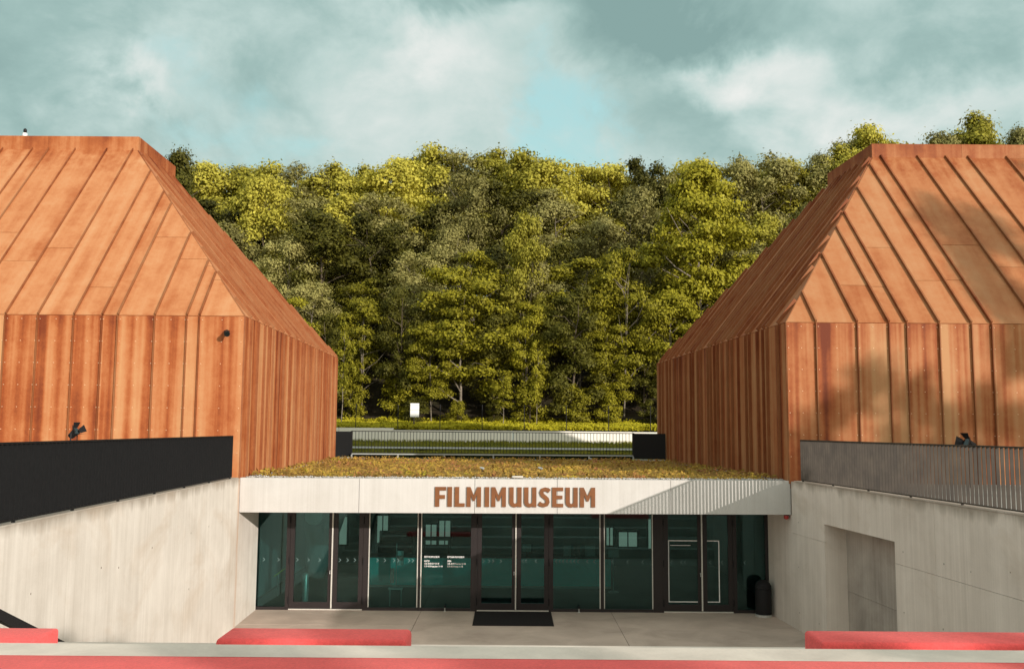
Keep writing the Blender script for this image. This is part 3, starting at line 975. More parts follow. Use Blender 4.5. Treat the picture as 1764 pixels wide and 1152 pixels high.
def glyph(ch, w, s=.225):
    """outline(s) in a cell w wide and 1 high, stem s"""
    if ch == 'I': return [(0, 0), (w, 0), (w, 1), (0, 1)]
    if ch == 'F': return [(0, 0), (s, 0), (s, .40), (w * .90, .40), (w * .90, .59), (s, .59), (s, .82), (w, .82), (w, 1), (0, 1)]
    if ch == 'L': return [(0, 0), (w, 0), (w, .18), (s, .18), (s, 1), (0, 1)]
    if ch == 'E': return [(0, 0), (w, 0), (w, .18), (s, .18), (s, .41), (w * .93, .41), (w * .93, .59), (s, .59), (s, .82), (w, .82), (w, 1), (0, 1)]
    if ch == 'M':
        m = w / 2; k = s * .93
        return [(0, 0), (k, 0), (k, .62), (m - .045, .30), (m + .045, .30), (w - k, .62), (w - k, 0), (w, 0), (w, 1), (w - k * .92, 1), (m, .56), (k * .92, 1), (0, 1)]
    if ch == 'U':
        r = .26
        return [(0, 1), *arc(r, r, r, r + .01, 180, 270, 6), (w - s - .07, -.01), (w - s + .03, .06), (w - s * .88, 0), (w, 0), (w, 1), (w - s, 1), (w - s, .24),
                *arc(w - s - .10, .26, .09, .09, 330, 270, 3), *arc(s + .09, .25, .09, .08, 270, 180, 4), (s, 1)]
    if ch == 'S':
        h = s * .46
        cl = [(w * .93, .80), (w * .78, .875), (w * .55, .90), (w * .34, .86), (w * .25, .74), (w * .33, .61), (w * .52, .52), (w * .72, .41), (w * .78, .26), (w * .68, .14), (w * .45, .095), (w * .22, .125), (w * .05, .20)]
        Lp, Rp = [], []
        for i, p in enumerate(cl):
            a, b = cl[max(i - 1, 0)], cl[min(i + 1, len(cl) - 1)]
            dx, dy = b[0] - a[0], b[1] - a[1]
            q = math.hypot(dx, dy)
            Lp.append((p[0] - dy / q * h, p[1] + dx / q * h)); Rp.append((p[0] + dy / q * h, p[1] - dx / q * h))
        return Lp + Rp[::-1]


HL = .472
spans = [('F', -1.823, -1.558), ('I', -1.523, -1.415), ('L', -1.350, -1.108), ('M', -1.063, -.716), ('I', -.627, -.520), ('M', -.467, -.116), ('U', -.037, .262), ('U', .322, .620),
         ('S', .668, .956), ('E', 1.000, 1.268), ('U', 1.323, 1.620), ('M', 1.674, 2.043)]
for ch, xa, xb in spans:
    w = (xb - xa) / HL
    pts = glyph(ch, w)
    vs = [Vector((xa + p[0] * HL, fy(xa + p[0] * HL) - .006, 2.825 + p[1] * HL)) for p in pts]
    area = sum(pts[i][0] * pts[(i + 1) % len(pts)][1] - pts[(i + 1) % len(pts)][0] * pts[i][1] for i in range(len(pts)))
    if area < 0: vs = vs[::-1]
    vs = [v for v in vs]
    n = len(vs)
    b = MB().prism(vs, (0, -.028, 0))
    o = b.build('letter', M_LETTER, sg)
    bm = bmesh.new(); bm.from_mesh(o.data)
    bmesh.ops.triangulate(bm, faces=[f for f in bm.faces if len(f.verts) > 4], ngon_method='EAR_CLIP')
    bmesh.ops.recalc_face_normals(bm, faces=bm.faces)
    bm.to_mesh(o.data); bm.free()

# ------------------------------------------------------------------ inside the foyer
ct = thing('reception_counter', (-.6, 28.5, 0), 'long teal reception counter seen through the glass', 'counter')
MB().box((-4.3, 28.25, .06), (3.0, 28.85, .86)).build('counter_front', M_TEAL, ct)
MB().box((-4.36, 28.20, .862), (3.06, 28.95, .905)).build('counter_top', M_DARKIN, ct)
MB().box((-4.3, 28.22, .0), (3.0, 28.80, .055)).build('kick_strip', M_ALU, ct)
col = thing('concrete_column', (-5.7, 27.6, 0), 'leaning grey concrete cone with an oval opening behind the left glass', 'column')
b = MB()
prof = []
for k in range(10):
    z = .35 + 2.25 * k / 9
    prof.append(((-5.75 + .12 * z, 27.8, z), .18 + .52 * (z / 2.6)))
b.tube([p for p, r_ in prof], [r_ for p, r_ in prof], 28).build('cone', M_INT, col, smooth=True)
ov = MB().tube([(-5.62, 26.9, 2.2), (-5.60, 27.06, 2.18)], .27, 20).build('oval_opening', M_WHITE, col)
sp_ = thing('steel_bollard', (-5.45, 25.3, 0), 'short brushed steel post standing behind the left glass door', 'bollard')
MB().lathe((-5.45, 25.3, 0), [(.10, 0), (.10, .03), (.085, .04), (.085, .78), (.07, .83), (.03, .85)], 18).build('post_body', M_STEEL, sp_, smooth=True)
rk = thing('brochure_rack', (-3.04, 25.3, 0), 'slim white brochure rack standing behind the glass', 'rack')
MB().tube([(-3.04, 25.3, .47), (-3.04, 25.3, 1.62)], .014, 8).build('pole', M_STEEL, rk)
MB().box((-3.24, 25.2, .44), (-2.86, 25.45, .468)).build('base', M_WHITE, rk)
for sx in (-3.2, -2.9):
    MB().box((sx - .012, 25.30, 0), (sx + .012, 25.33, .438)).build('foot', M_STEEL, rk)
for k, z in enumerate((1.06, 1.19, 1.32)):
    MB().box((-3.01, 25.24, z), (-2.85, 25.29, z + .12)).build('leaflet', (M_PAPER, M_PAPER2, M_PAPER)[k], rk)
MB().box((-3.20, 25.26, .60), (-3.09, 25.29, .98)).build('leaflet', M_PAPER2, rk)
ss = thing('sign_stand', (3.0, 27.6, 0), 'thin-legged notice stand to the right of the counter', 'sign stand')
MB().tube([(3.0, 27.6, .02), (3.0, 27.6, 1.05)], .012, 6).build('pole', M_STEEL, ss)
MB().lathe((3.0, 27.6, 0), [(.16, 0), (.16, .015), (.02, .03)], 16).build('base', M_STEEL, ss)
MB().box((2.85, 27.58, 1.0), (3.16, 27.6, 1.22)).build('notice', M_PAPER, ss)
for a, b in (((4.112, YG - .0115, .26), (4.138, YG - .009, 1.84)), ((5.425, YG - .0115, .26), (5.451, YG - .009, 1.84)),
             ((4.139, YG - .0115, .26), (4.87, YG - .009, .282)), ((5.13, YG - .0115, .26), (5.424, YG - .009, .282)),
             ((4.139, YG - .0115, 1.815), (4.87, YG - .009, 1.84)), ((5.13, YG - .0115, 1.815), (5.424, YG - .009, 1.84)),
             ((4.17, YG - .0115, 1.70), (4.70, YG - .009, 1.715))):
    MB().box(a, b).build('white_strip', M_WHITE, gf)
mo = thing('counter_monitor', (.55, 28.5, .905), 'small screen standing on the counter behind the centre door', 'monitor')
MB().box((.33, 28.5, 1.0), (.66, 28.53, 1.28)).build('bezel', M_DARKIN, mo)
MB().box((.36, 28.494, 1.03), (.63, 28.499, 1.25)).build('screen', M_PAPER, mo)
MB().box((.46, 28.48, .905), (.53, 28.56, 1.0)).build('foot', M_DARKIN, mo)
for x, w, m_, lb in ((1.6, .22, M_PAPER, 'white leaflet holder on the counter, nearest the screen'), (1.9, .2, M_PAPER2, 'reddish leaflet holder on the counter between two white ones'), (2.25, .3, M_PAPER, 'wide white leaflet holder at the right end of the counter')):
    o = MB().box((x, 28.45, .905), (x + w, 28.5, 1.22)).build('leaflet_holder', m_, None, (x, 28.5, .905))
    tag(o, lb, 'leaflet holder', 'leaflet holders on the counter')
tb = thing('high_table', (-2.4, 30.6, 0), 'tall dark table in front of the lit back windows', 'table')
MB().box((-2.9, 30.3, 1.12), (-1.9, 30.9, 1.18)).build('table_top', M_DARKIN, tb)
for x in (-2.82, -1.98):
    MB().box((x - .03, 30.35, 0), (x + .03, 30.85, 1.12)).build('leg', M_DARKIN, tb)
sf = thing('sofa', (-3.6, 31.3, 0), 'maroon cushioned bench deep inside the foyer', 'sofa')
MB().box((-4.4, 31.0, .55), (-3.3, 31.7, .9)).build('seat', M_MAROON, sf)
MB().box((-4.4, 31.72, .55), (-3.3, 31.9, 1.25)).build('backrest', M_MAROON, sf)
MB().box((-4.3, 31.1, 0), (-3.4, 31.6, .545)).build('plinth', M_DARKIN, sf)
yr = thing('yellow_handrail', (-6.35, 26.6, .7), 'short yellow sloping rail behind the leftmost pane', 'handrail')
MB().tube([(-6.6, 26.5, .55), (-6.2, 26.9, .85)], .02, 6).build('rail', M_YEL, yr)
MB().tube([(-6.5, 26.6, .0), (-6.5, 26.6, .62)], .015, 6).build('post', M_STEEL, yr)
MB().tube([(-6.25, 26.85, .0), (-6.25, 26.85, .80)], .015, 6).build('post', M_STEEL, yr)

# ------------------------------------------------------------------ court furniture
mt = thing('door_mat', (.06, 23.7, 0), 'black ribbed rubber mat in front of the centre door', 'mat')
MB().box((-.90, 22.86, .003), (1.06, 24.56, .018)).build('mat_base', M_MAT, mt)
rb = MB()
for k in range(40):
    y = 22.90 + k * .0415
    rb.box((-.88, y, .0185), (1.04, y + .02, .024))
rb.build('rib', M_MAT, mt)['kind'] = 'stuff'
bn = thing('litter_bin', (6.46, 24.25, 0), 'black domed litter bin beside the rightmost glass pane', 'bin')
MB().lathe((6.46, 24.25, 0), [(.208, 0), (.212, .01), (.212, .05), (.20, .06)], 28).build('base_ring', M_STEEL, bn, smooth=False)
MB().lathe((6.46, 24.25, 0), [(.200, .062), (.203, .08), (.203, .67), (.199, .69)], 28).build('body', M_BLACK, bn, smooth=True)
MB().lathe((6.46, 24.25, 0), [(.205, .692), (.207, .71), (.20, .765), (.172, .83), (.125, .88), (.06, .905), (.0, .91)], 28).build('lid', M_BLACK, bn, smooth=True)
MB().bar((6.37, 24.066, .76), (6.50, 24.056, .76), .015, .07).build('lid_flap', M_BLACK, bn)
for x, nm in ((-1.68, 'left'), (1.78, 'right')):
    ds = thing('door_stop', (x, 24.55, 0), 'small steel door stop on the floor ' + ('left of the black mat' if x < 0 else 'right of the black mat'), 'door stop', 'door stops beside the mat')
    MB().lathe((x, 24.55, 0), [(.03, 0), (.03, .015), (.012, .03), (.012, .10)], 10).build('stem', M_STEEL, ds)
    MB().lathe((x, 24.55, .101), [(.022, 0), (.028, .03), (.018, .06)], 10).build('buffer', M_BLACK, ds)
al = thing('alarm_light', (6.74, 23.05, 2.62), 'small red beacon under the right end of the fascia', 'alarm light')
MB().lathe((6.74, 23.05, 2.55), [(.03, 0), (.06, .02), (.06, .08), (.055, .10)], 14).build('dome', M_REDPL, al, smooth=True)
MB().lathe((6.74, 23.05, 2.651), [(.07, 0), (.07, .018)], 14).build('bracket', M_BLACK, al)

# red felt benches
def bench(x0, x1, y0, y1, z0, z1, label, r=.03):
    o = rounded_box('felt_bench', (x0, y0, z0), (x1, y1, z1), r, M_RED, None, ((x0 + x1) / 2, (y0 + y1) / 2, z0), 4)
    c = ORG[o.name]
    for yy in ((y0 + r * .8, y1 - r * .8) if x1 - x0 > 8 else ()):
        MB().tube([(x0 + r, yy, z1 - .001), (x1 - r, yy, z1 - .001)], .0035, 5).build('seam', M_REDSEAM, o)
    return tag(o, label, 'bench', 'red felt bench cushions on the steps')


bench(-2.69, -.945, 8.72, 9.22, 2.452, 2.775, 'red felt bench in the middle of the lower step', .045)
bench(-6.02, -4.33, 8.70, 9.18, 2.0, 2.765, 'red felt bench in front of the sloping black handrail', .03)
bench(2.86, 6.6, 8.76, 9.28, 2.452, 2.775, 'long red felt bench at the foot of the right concrete wall', .035)
bench(-5.9, 6.4, 6.55, 7.12, 2.902, 3.0, 'very long flat red felt bench along the top step nearest the viewer', .02)
for k, (xa, xb, yy, zz) in enumerate(((-4.3, -2.2, 10.12, 2.14), (-.5, 1.6, 11.4, 1.54), (3.2, 5.4, 12.04, 1.24), (-3.9, -1.5, 13.32, .64))):
    bench(xa, xb, yy, yy + .5, zz + .002, zz + .14, ['red felt bench on the second lower step, mirrored in the glass', 'red felt bench on the third lower step, mirrored in the glass',
          'red felt bench on the fourth lower step, mirrored in the glass', 'red felt bench on the lowest step, mirrored in the glass'][k])

hr = thing('stair_handrail', (-5.0, 10.5, 2.7), 'black steel handrail sloping down beside the left stair', 'handrail')
MB().bar((-5.22, 9.52, 2.86), (-5.22, 14.9, .47), .07, .10, (0, .4, .9)).build('rail', M_BLACK, hr)
for y in (9.8, 11.4, 13.0, 14.6):
    z = 2.76 - (y - 9.52) * .444
    MB().box((-5.27, y - .03, z - .55), (-5.25, y + .03, z)).build('post', M_BLACK, hr)

# ------------------------------------------------------------------ slatted fences on the walls
def slat_fence(xf, side, ya, yb, label, mat, off, depth):
    f = thing('slat_fence', (xf(yb) + side * off, yb, 3.5), label, 'fence', 'slatted metal fences on the retaining walls')
    o0 = ORG[f.name]
    X = lambda y: xf(y) + side * off
    MB().bar((X(ya), ya, 4.478), (X(yb), yb, 4.478), .06, .024).build('top_rail', mat, f)
    MB().bar((X(ya), ya, 3.535), (X(yb), yb, 3.535), .05, .02).build('bottom_rail', mat, f)
    slope = (xf(yb) - xf(ya)) / (yb - ya)
    ang = math.atan2(-slope, 1)
    first = None
    n = int((yb - ya) / .12)
    for k in range(n):
        y = yb - .006 - k * .12
        if first is None:
            b = MB(); b.box((-depth / 2, -.004, 3.546), (depth / 2, .004, 4.465))
            tmp = b.build('slat', mat)
            first = tmp.data
            bpy.data.objects.remove(tmp)
        s_ = bpy.data.objects.new('slat', first)
        C.objects.link(s_)
        s_.parent = f
        s_.location = Vector((X(y), y, 0)) - o0
        s_.rotation_euler.z = ang
    for k in range(n // 14 + 1):
        y = yb - .066 - k * 14 * .12
        if y < ya: break
        MB().box((X(y) - .02, y - .012, 3.44), (X(y) + .02, y + .012, 3.524)).build('foot', mat, f)


slat_fence(lwx, -1, 5.0, 21.82, 'black slatted fence on the left concrete wall', M_FENCE_L, .05, .062)
slat_fence(rwx, 1, 6.0, 22.34, 'grey slatted see-through fence on the right concrete wall', M_FENCE_R, .05, .057)

# stage lamps behind the fences
def stage_lamp(c, yaw, label, group, tilt=25, k=1.0):
    t = thing('stage_lamp', c, label, 'spotlight', group)
    Mx = Matrix.Translation(c) @ Matrix.Rotation(R(yaw), 4, 'Z') @ Matrix.Rotation(R(-tilt), 4, 'Y') @ Matrix.Scale(k, 4)
    T = lambda vs: [tuple(Mx @ Vector(v)) for v in vs]
    b = MB().tube([(-.17, 0, 0), (-.15, 0, 0), (-.02, 0, 0), (.06, 0, 0), (.10, 0, 0)], [.06, .085, .095, .105, .115], 16)
    b.v = T(b.v); b.build('housing', M_BLACK, t, smooth=False)
    b = MB().tube([(.101, 0, 0), (.106, 0, 0)], .10, 16); b.v = T(b.v); b.build('lens', M_LENS, t)
    for a in (0, 90, 180, 270):
        b = MB()
        q = [(.105, -.07, .105), (.105, .07, .105), (.25, .11, .19), (.25, -.11, .19)]
        rot = Matrix.Rotation(R(a), 4, 'X')
        q = [rot @ Vector(p) for p in q]
        nn = (q[1] - q[0]).cross(q[2] - q[0]).normalized() * .004
        b.prism(q, nn)
        b.v = T(b.v); b.build('barn_door', M_BLACK, t)
    b = MB()
    b.tube([(c[0], c[1] + .12, c[2] + .0), (c[0], c[1] + .13, c[2] - .17), (c[0], c[1] - .13, c[2] - .17), (c[0], c[1] - .12, c[2])], .012, 6)
    b.build('yoke', M_BLACK, t)
    MB().tube([(c[0], c[1], c[2] - .17), (c[0], c[1], 3.44)], .022, 8).build('pole', M_BLACK, t)


stage_lamp((-7.95, 17.0, 4.56), -25, 'black stage lamp with open barn doors above the black fence', 'stage lamps behind the fences', 35, .66)
stage_lamp((10.53, 21.5, 4.43), 205, 'black stage lamp half hidden above the grey fence', 'stage lamps behind the fences', 20, .95)

wl = thing('wall_lamp', (-6.9, 22.45, 6.96), 'small black spotlight high on the left steel wall', 'wall lamp')
MB().box((-6.99, 22.44, 6.92), (-6.87, 22.497, 7.02)).build('bracket', M_BLACK, wl)
MB().tube([(-6.92, 22.43, 6.99), (-6.86, 22.24, 6.93), (-6.83, 22.16, 6.905)], [.05, .055, .07], 12).build('head', M_BLACK, wl)
MB().tube([(-6.829, 22.155, 6.903), (-6.827, 22.15, 6.902)], .06, 12).build('lens', M_LENS, wl)
vt = thing('roof_vent', (-15.66, 29.0, 13.0), 'tiny white vent pipe with a dark cap on the left roof', 'vent')
MB().lathe((-15.66, 29.0, 13.0), [(.075, 0), (.075, .98), (.06, 1.0)], 12).build('pipe', M_WHITE, vt)
MB().lathe((-15.66, 29.0, 14.001), [(.03, 0), (.055, .05), (.05, .12), (.02, .15)], 12).build('cap', M_BLACK, vt)

# ------------------------------------------------------------------ planted roof
def hash_noise(x, y, sc, seed=0):
    r = np.random.RandomState(seed)
    out = np.zeros_like(x)
    for k in range(9):
        a = r.uniform(0, 2 * math.pi); f = sc * (0.5 + 1.7 ** (k * .55))
        out += np.sin((x * math.cos(a) + y * math.sin(a)) * f + r.uniform(0, 6.28)) / (1 + k * .45)
    return out / 3.0


def fast_mesh(name, verts, quads, mat, parent=None, smooth=False):
    base = ORG[parent.name] if parent is not None else Vector((0, 0, 0))
    me = bpy.data.meshes.new(name)
    v = np.asarray(verts, np.float32) - np.array(base, np.float32)
    f = np.asarray(quads, np.int32)
    nf, k = f.shape
    me.vertices.add(len(v)); me.vertices.foreach_set('co', v.ravel())
    me.loops.add(nf * k); me.loops.foreach_set('vertex_index', f.ravel())
    me.polygons.add(nf)
    me.polygons.foreach_set('loop_start', np.arange(0, nf * k, k, dtype=np.int32))
    if smooth: me.polygons.foreach_set('use_smooth', np.ones(nf, bool))
    me.materials.append(mat)
    me.update(calc_edges=True); me.validate()
    o = bpy.data.objects.new(name, me)
    C.objects.link(o)
    if parent is not None: o.parent = parent
    ORG[o.name] = base
    return o


def grid_surface(name, X, Y, Z, mat, parent=None):
    ny, nx = X.shape
    v = np.stack([X, Y, Z], -1).reshape(-1, 3)
    i = np.arange(ny * nx).reshape(ny, nx)
    q = np.stack([i[:-1, :-1], i[:-1, 1:], i[1:, 1:], i[1:, :-1]], -1).reshape(-1, 4)
    return fast_mesh(name, v, q, mat, parent, True)


NR = np.random.RandomState(11)
u, w = np.meshgrid(np.linspace(0, 1, 170), np.linspace(0, 1, 150))
YY = 22.93 + w * 13.2 + 0.40 * u * (1 - w)
xl = -6.55 - .0199 * (YY - 22.5) + .12 + .35 * (1 - np.minimum(1, w * 3)) * .6
xr = 6.79 - .0565 * (YY - 22.95) - .10
XX = xl + u * (xr - xl)
edge = np.minimum(1, np.minimum(np.minimum(u, 1 - u) * 30, np.minimum(w, 1 - w) * 30))
ZZ = 3.45 + edge * (.075 + .045 * hash_noise(XX, YY, 1.6, 1) + .022 * hash_noise(XX, YY, 6, 2))
sd = grid_surface('sedum_mat', XX, YY, ZZ, M_SEDUM)
tag(sd, 'brown and yellow-green sedum planting on the entrance roof', 'planting', kind='stuff')


def leaf_quads(cent, nrm, size, asp=1.0):
    """a quad leaf at each centre, facing nrm"""
    n = len(cent)
    nrm = nrm / (np.linalg.norm(nrm, axis=1, keepdims=True) + 1e-9)
    ref = NR.normal(size=(n, 3))
    a = np.cross(nrm, ref); a /= (np.linalg.norm(a, axis=1, keepdims=True) + 1e-9)
    b = np.cross(nrm, a)
    s = np.asarray(size).reshape(-1, 1)
    a = a * s; b = b * s * asp
    fold = nrm * s * .25
    v = np.stack([cent - a, cent - b * .6 + fold * 0, cent + a, cent + b * .6], 1)
    v[:, 1] += -fold * .6; v[:, 3] += -fold * .6
    q = np.arange(n * 4).reshape(n, 4)
    return v.reshape(-1, 3), q


n = 26000
uu, ww = NR.rand(n), NR.rand(n) ** 1.2
yy = 22.95 + ww * 13.1 + .4 * uu * (1 - ww)
xa = -6.4 - .0199 * (yy - 22.5); xb = 6.68 - .0565 * (yy - 22.95)
xx = xa + uu * (xb - xa)
keep = hash_noise(xx, yy, 1.6, 1) + NR.normal(size=n) * .4 > -.25
xx, yy = xx[keep], yy[keep]
zz = 3.50 + .045 * hash_noise(xx, yy, 1.6, 1) + .014 + NR.rand(len(xx)) ** 2 * .10
cent = np.stack([xx, yy, zz], 1)
nr = NR.normal(size=cent.shape) * .6 + np.array([0, -.5, .8])
v, q = leaf_quads(cent, nr, .018 + .045 * NR.rand(len(xx)) ** 1.5)
tf = fast_mesh('sedum_tufts', v, q, M_SEDUM)
tag(tf, 'small sedum rosettes covering the entrance roof', 'planting', kind='stuff')

# pebble margins of the planted roof
def pebbles(name, pts, smin, smax, mat, label):
    base = np.array([(1, 0, 0), (-1, 0, 0), (0, 1, 0), (0, -1, 0), (0, 0, .8), (0, 0, -.8)], float)
    tri = np.array([(0, 2, 4), (2, 1, 4), (1, 3, 4), (3, 0, 4), (2, 0, 5), (1, 2, 5), (3, 1, 5), (0, 3, 5)])
    n = len(pts)
    s = (smin + (smax - smin) * NR.rand(n))[:, None, None]
    v = pts[:, None, :] + base[None] * s * (0.7 + .6 * NR.rand(n, 6, 1))
    f = (tri[None] + (np.arange(n) * 6)[:, None, None]).reshape(-1, 3)
    o = fast_mesh(name, v.reshape(-1, 3), f, mat)
    return tag(o, label, 'gravel', kind='stuff')


n = 2600
px = NR.uniform(-6.4, 6.75, n)
py = 22.51 + (px + 6.49) / 13.32 * .43 + .245 + NR.rand(n) * .17
pts = np.stack([px, py, 3.455 + NR.rand(n) * .05], 1)
n2 = 900
qy = NR.uniform(22.8, 36.3, n2)
side = NR.rand(n2) < .5
qx = np.where(side, -6.52 - .0199 * (qy - 22.5) + .06 + NR.rand(n2) * .14, 6.77 - .0565 * (qy - 22.95) - .05 - NR.rand(n2) * .14)
pts = np.concatenate([pts, np.stack([qx, qy, 3.46 + NR.rand(n2) * .03], 1)])
pebbles('gravel', pts, .012, .032, M_GRAVEL, 'grey pebble margin round the planted roof')


def roof_light(x, y, label, k=1.0):
    t = thing('roof_light', (x, y, 3.5), label, 'roof light', 'small floodlights on the planted roof')
    MB().tube([(x, y, 3.44), (x, y, 3.58)], .014, 8).build('stake', M_BLACK, t)
    MB().tube([(x - .065 * k, y, 3.625), (x - .02, y, 3.615), (x + .04, y - .015, 3.595), (x + .055, y - .015, 3.588)], [.02, .03, .034, .03], 10).build('head', M_GREYP, t)
    MB().tube([(x + .056, y - .015, 3.5875), (x + .059, y - .015, 3.587)], .027, 10).build('lens', M_BLACK, t)


roof_light(-.80, 26.0, 'small white floodlight on the planted roof, nearer the left building')
roof_light(.82, 26.2, 'small white floodlight on the planted roof, above the letter S')
roof_light(2.95, 35.0, 'small pale floodlight at the back edge of the planted roof')
stn = rounded_box('white_stone', (.02, 22.92, 3.50), (.30, 23.03, 3.555), .025, M_STONE, None, (.16, 22.98, 3.5), 2)
tag(stn, 'whitish flat stone on the pebble edge above the sign', 'stone')

# skylight strip and railing at the back of the roof
sk = thing('skylight', (-.7, 36.5, 3.48), 'long low glazed skylight strip at the back of the planted roof', 'skylight')
MB().box((-6.2, 36.36, 3.44), (4.75, 36.46, 3.52)).build('sill', M_GREYP, sk)
MB().box((-6.2, 36.40, 3.66), (4.75, 36.62, 3.705)).build('top_rail', M_GREYP, sk)
dx = [-6.2, -4.4, -2.6, -.69, 1.12, 3.03, 4.75]
for a, b in zip(dx[:-1], dx[1:]):
    MB().box((a + .03, 36.45, 3.522), (b - .03, 36.46, 3.658)).build('pane', M_GLASS, sk)
for x in dx:
    MB().box((x - .028, 36.42, 3.522), (x + .028, 36.50, 3.657)).build('divider', M_GREYP, sk)
MB().box((-6.2, 36.63, 3.3), (4.75, 36.7, 3.66)).build('back_board', M_DARKIN, sk)
rl = thing('roof_railing', (-.7, 36.75, 3.6), 'thin black bar railing across the back of the planted roof', 'railing')
MB().bar((-6.27, 36.74, 4.56), (4.80, 36.74, 4.55), .035, .03).build('top_rail', M_BLACK, rl)
MB().bar((-6.27, 36.74, 3.73), (4.80, 36.74, 3.72), .03, .02).build('bottom_rail', M_BLACK, rl)
me = None
nb = 88
for k in range(nb):
    x = -6.24 + k * (11.0 / (nb - 1))
    if me is None:
        b = MB().box((-.009, -.006, -.41), (.009, .006, .41))
        o = b.build('bar', M_BLACK); me = o.data
        bpy.data.objects.remove(o)
    o = bpy.data.objects.new('bar', me)
    C.objects.link(o); o.parent = rl
    o.location = Vector((x, 36.74, 4.14)) - ORG[rl.name]
for (pa, pb, lab) in (((-6.83, 35.6), (-6.27, 36.72), 'short black screen panel between the left building and the roof railing'),
                      ((5.97, 36.2), (4.80, 36.72), 'short black screen panel between the right building and the roof railing')):
    s_ = thing('screen_panel', (*pb, 3.45), lab, 'screen', 'black screens beside the roof railing')
    MB().bar((*pa, 4.06), (*pb, 4.06), .03, .98).build('sheet', M_FENCE_L, s_)
    MB().box((pb[0] - .03, pb[1] - .03, 3.42), (pb[0] + .03, pb[1] + .03, 4.57)).build('post', M_BLACK, s_)
    MB().bar((*pa, 3.50), (*pb, 3.50), .12, .10).build('curb', M_GREYP, s_)

# ------------------------------------------------------------------ behind: lawn, path, wall, mesh fence
gx, gy = np.meshgrid(np.linspace(-45, 50, 96), np.linspace(37.2, 56.4, 40))
gz = 3.28 + np.clip((gy - 40) / 16, 0, 1) * .56 + .03 * hash_noise(gx, gy, 1.1, 4) - .0 * gx
lawn = grid_surface('lawn', gx, gy, gz, M_GRASS)
tag(lawn, 'mown grass strip behind the planted roof', kind='structure')
pth = sheet('path', [[(-45, 47.6, 3.66), (50, 47.6, 3.66), (50, 49.0, 3.72), (-45, 49.0, 3.72)]], M_ROADPATH)
tag(pth, 'pale path crossing the grass strip', kind='structure')
n = 42000
bx, by = NR.uniform(-11, 10, n), NR.uniform(38, 56.2, n)
keep = (by < 47.5) | (by > 49.1)
bx, by = bx[keep], by[keep]
bz = 3.28 + np.clip((by - 40) / 16, 0, 1) * .56 + .03 * hash_noise(bx, by, 1.1, 4)
h = (.04 + .10 * NR.rand(len(bx))) * np.where(by > 54.5, 1.8, 1.0)
lean = NR.normal(size=(len(bx), 2)) * .05
wv = .02
v = np.stack([np.stack([bx - wv, by, bz], 1), np.stack([bx + wv, by, bz], 1), np.stack([bx + lean[:, 0], by + lean[:, 1], bz + h], 1)], 1).reshape(-1, 3)
gr = fast_mesh('grass', v, np.arange(len(v)).reshape(-1, 3), M_GRASS)
tag(gr, 'grass blades on the strip behind the roof railing', 'grass', kind='stuff')

cw = thing('low_wall', (0, 56.5, 3.8), 'long low pale concrete wall in front of the wooded slope', 'wall')
xs_ = [-34, -29, -24, -19, -14, -10.4, -7.14, -3.5, .1, 3.7, 7.3, 10.9, 16, 22, 28, 36]
for a, b in zip(xs_[:-1], xs_[1:]):
    top = 4.69 if b <= -7.0 else 4.57 - .003 * max(0, a)
    MB().box((a + .01, 56.4, 3.5), (b - .01, 56.75 + rng.uniform(-.01, .01), top)).build('wall_panel', M_BACKW, cw)
mf = thing('wire_fence', (0, 57.4, 4.6), 'tall thin wire fence on black posts at the foot of the woods', 'fence')
xp = -35.4
k = 0
while xp < 36:
    MB().tube([(xp, 57.3, 4.3), (xp, 57.3, 6.15)], .028, 6).build('post', M_BLACK, mf)
    xp += 2.585
for z in (4.62, 5.0, 5.4, 5.8, 6.1):
    MB().tube([(-35.4, 57.3, z), (36, 57.3, z)], .004, 4).build('wire', M_BLACK, mf)
sgn = thing('white_board', (-6.0, 58.4, 4.6), 'blank white notice board on a wooden post before the trees', 'notice board')
MB().tube([(-6.10, 58.44, 4.4), (-6.10, 58.44, 6.1)], .05, 8).build('post', M_BARK, sgn)
MB().box((-6.33, 58.34, 5.38), (-5.78, 58.37, 6.24)).build('board', M_WHITE, sgn)

# ------------------------------------------------------------------ wooded slope
def hz(x, y):
    t = np.clip((y - 62) / 36, 0, 1)
    return 4.55 + np.clip((y - 57) / 5, 0, 1) * .35 + 13.0 * t ** .9 + .35 * hash_noise(x, y, .25, 8) * np.clip((y - 60) / 8, 0, 1) + np.clip((x - 15) / 40, 0, 1) * 3.0 * t


gx, gy = np.meshgrid(np.linspace(-110, 120, 116), np.linspace(57.0, 140, 60))
hill = grid_surface('hill', gx, gy, hz(gx, gy), M_SOIL)
tag(hill, 'steep wooded hillside behind the buildings', kind='structure')
far = sheet('plateau', [[(-400, 139.5, 17.6), (400, 139.5, 17.6), (400, 700, 17.6), (-400, 700, 17.6)],
                        [(-400, 59, 3.35), (-105, 59, 3.35), (-105, 139.5, 17.6), (-400, 139.5, 17.6)], [(115, 59, 3.35), (400, 59, 3.35), (400, 139.5, 17.6), (115, 139.5, 17.6)]], M_SOIL)
tag(far, 'flat wooded plateau above the slope', kind='structure')
n = 30000
bx, by = NR.uniform(-13, 12, n), 57.6 + 5.0 * NR.rand(n) ** 1.3
bz = hz(bx, by) + .05 + .38 * NR.rand(n) * (0.6 + .4 * hash_noise(bx, by, 1.2, 3))
v, q = leaf_quads(np.stack([bx, by, bz], 1), NR.normal(size=(n, 3)) * .5 + np.array([.2, -.6, .7]), .05 + .07 * NR.rand(n))
gc = fast_mesh('ground_cover', v, q, L_COVER)
tag(gc, 'low bright yellow-green plants along the foot of the woods', 'plants', kind='stuff')


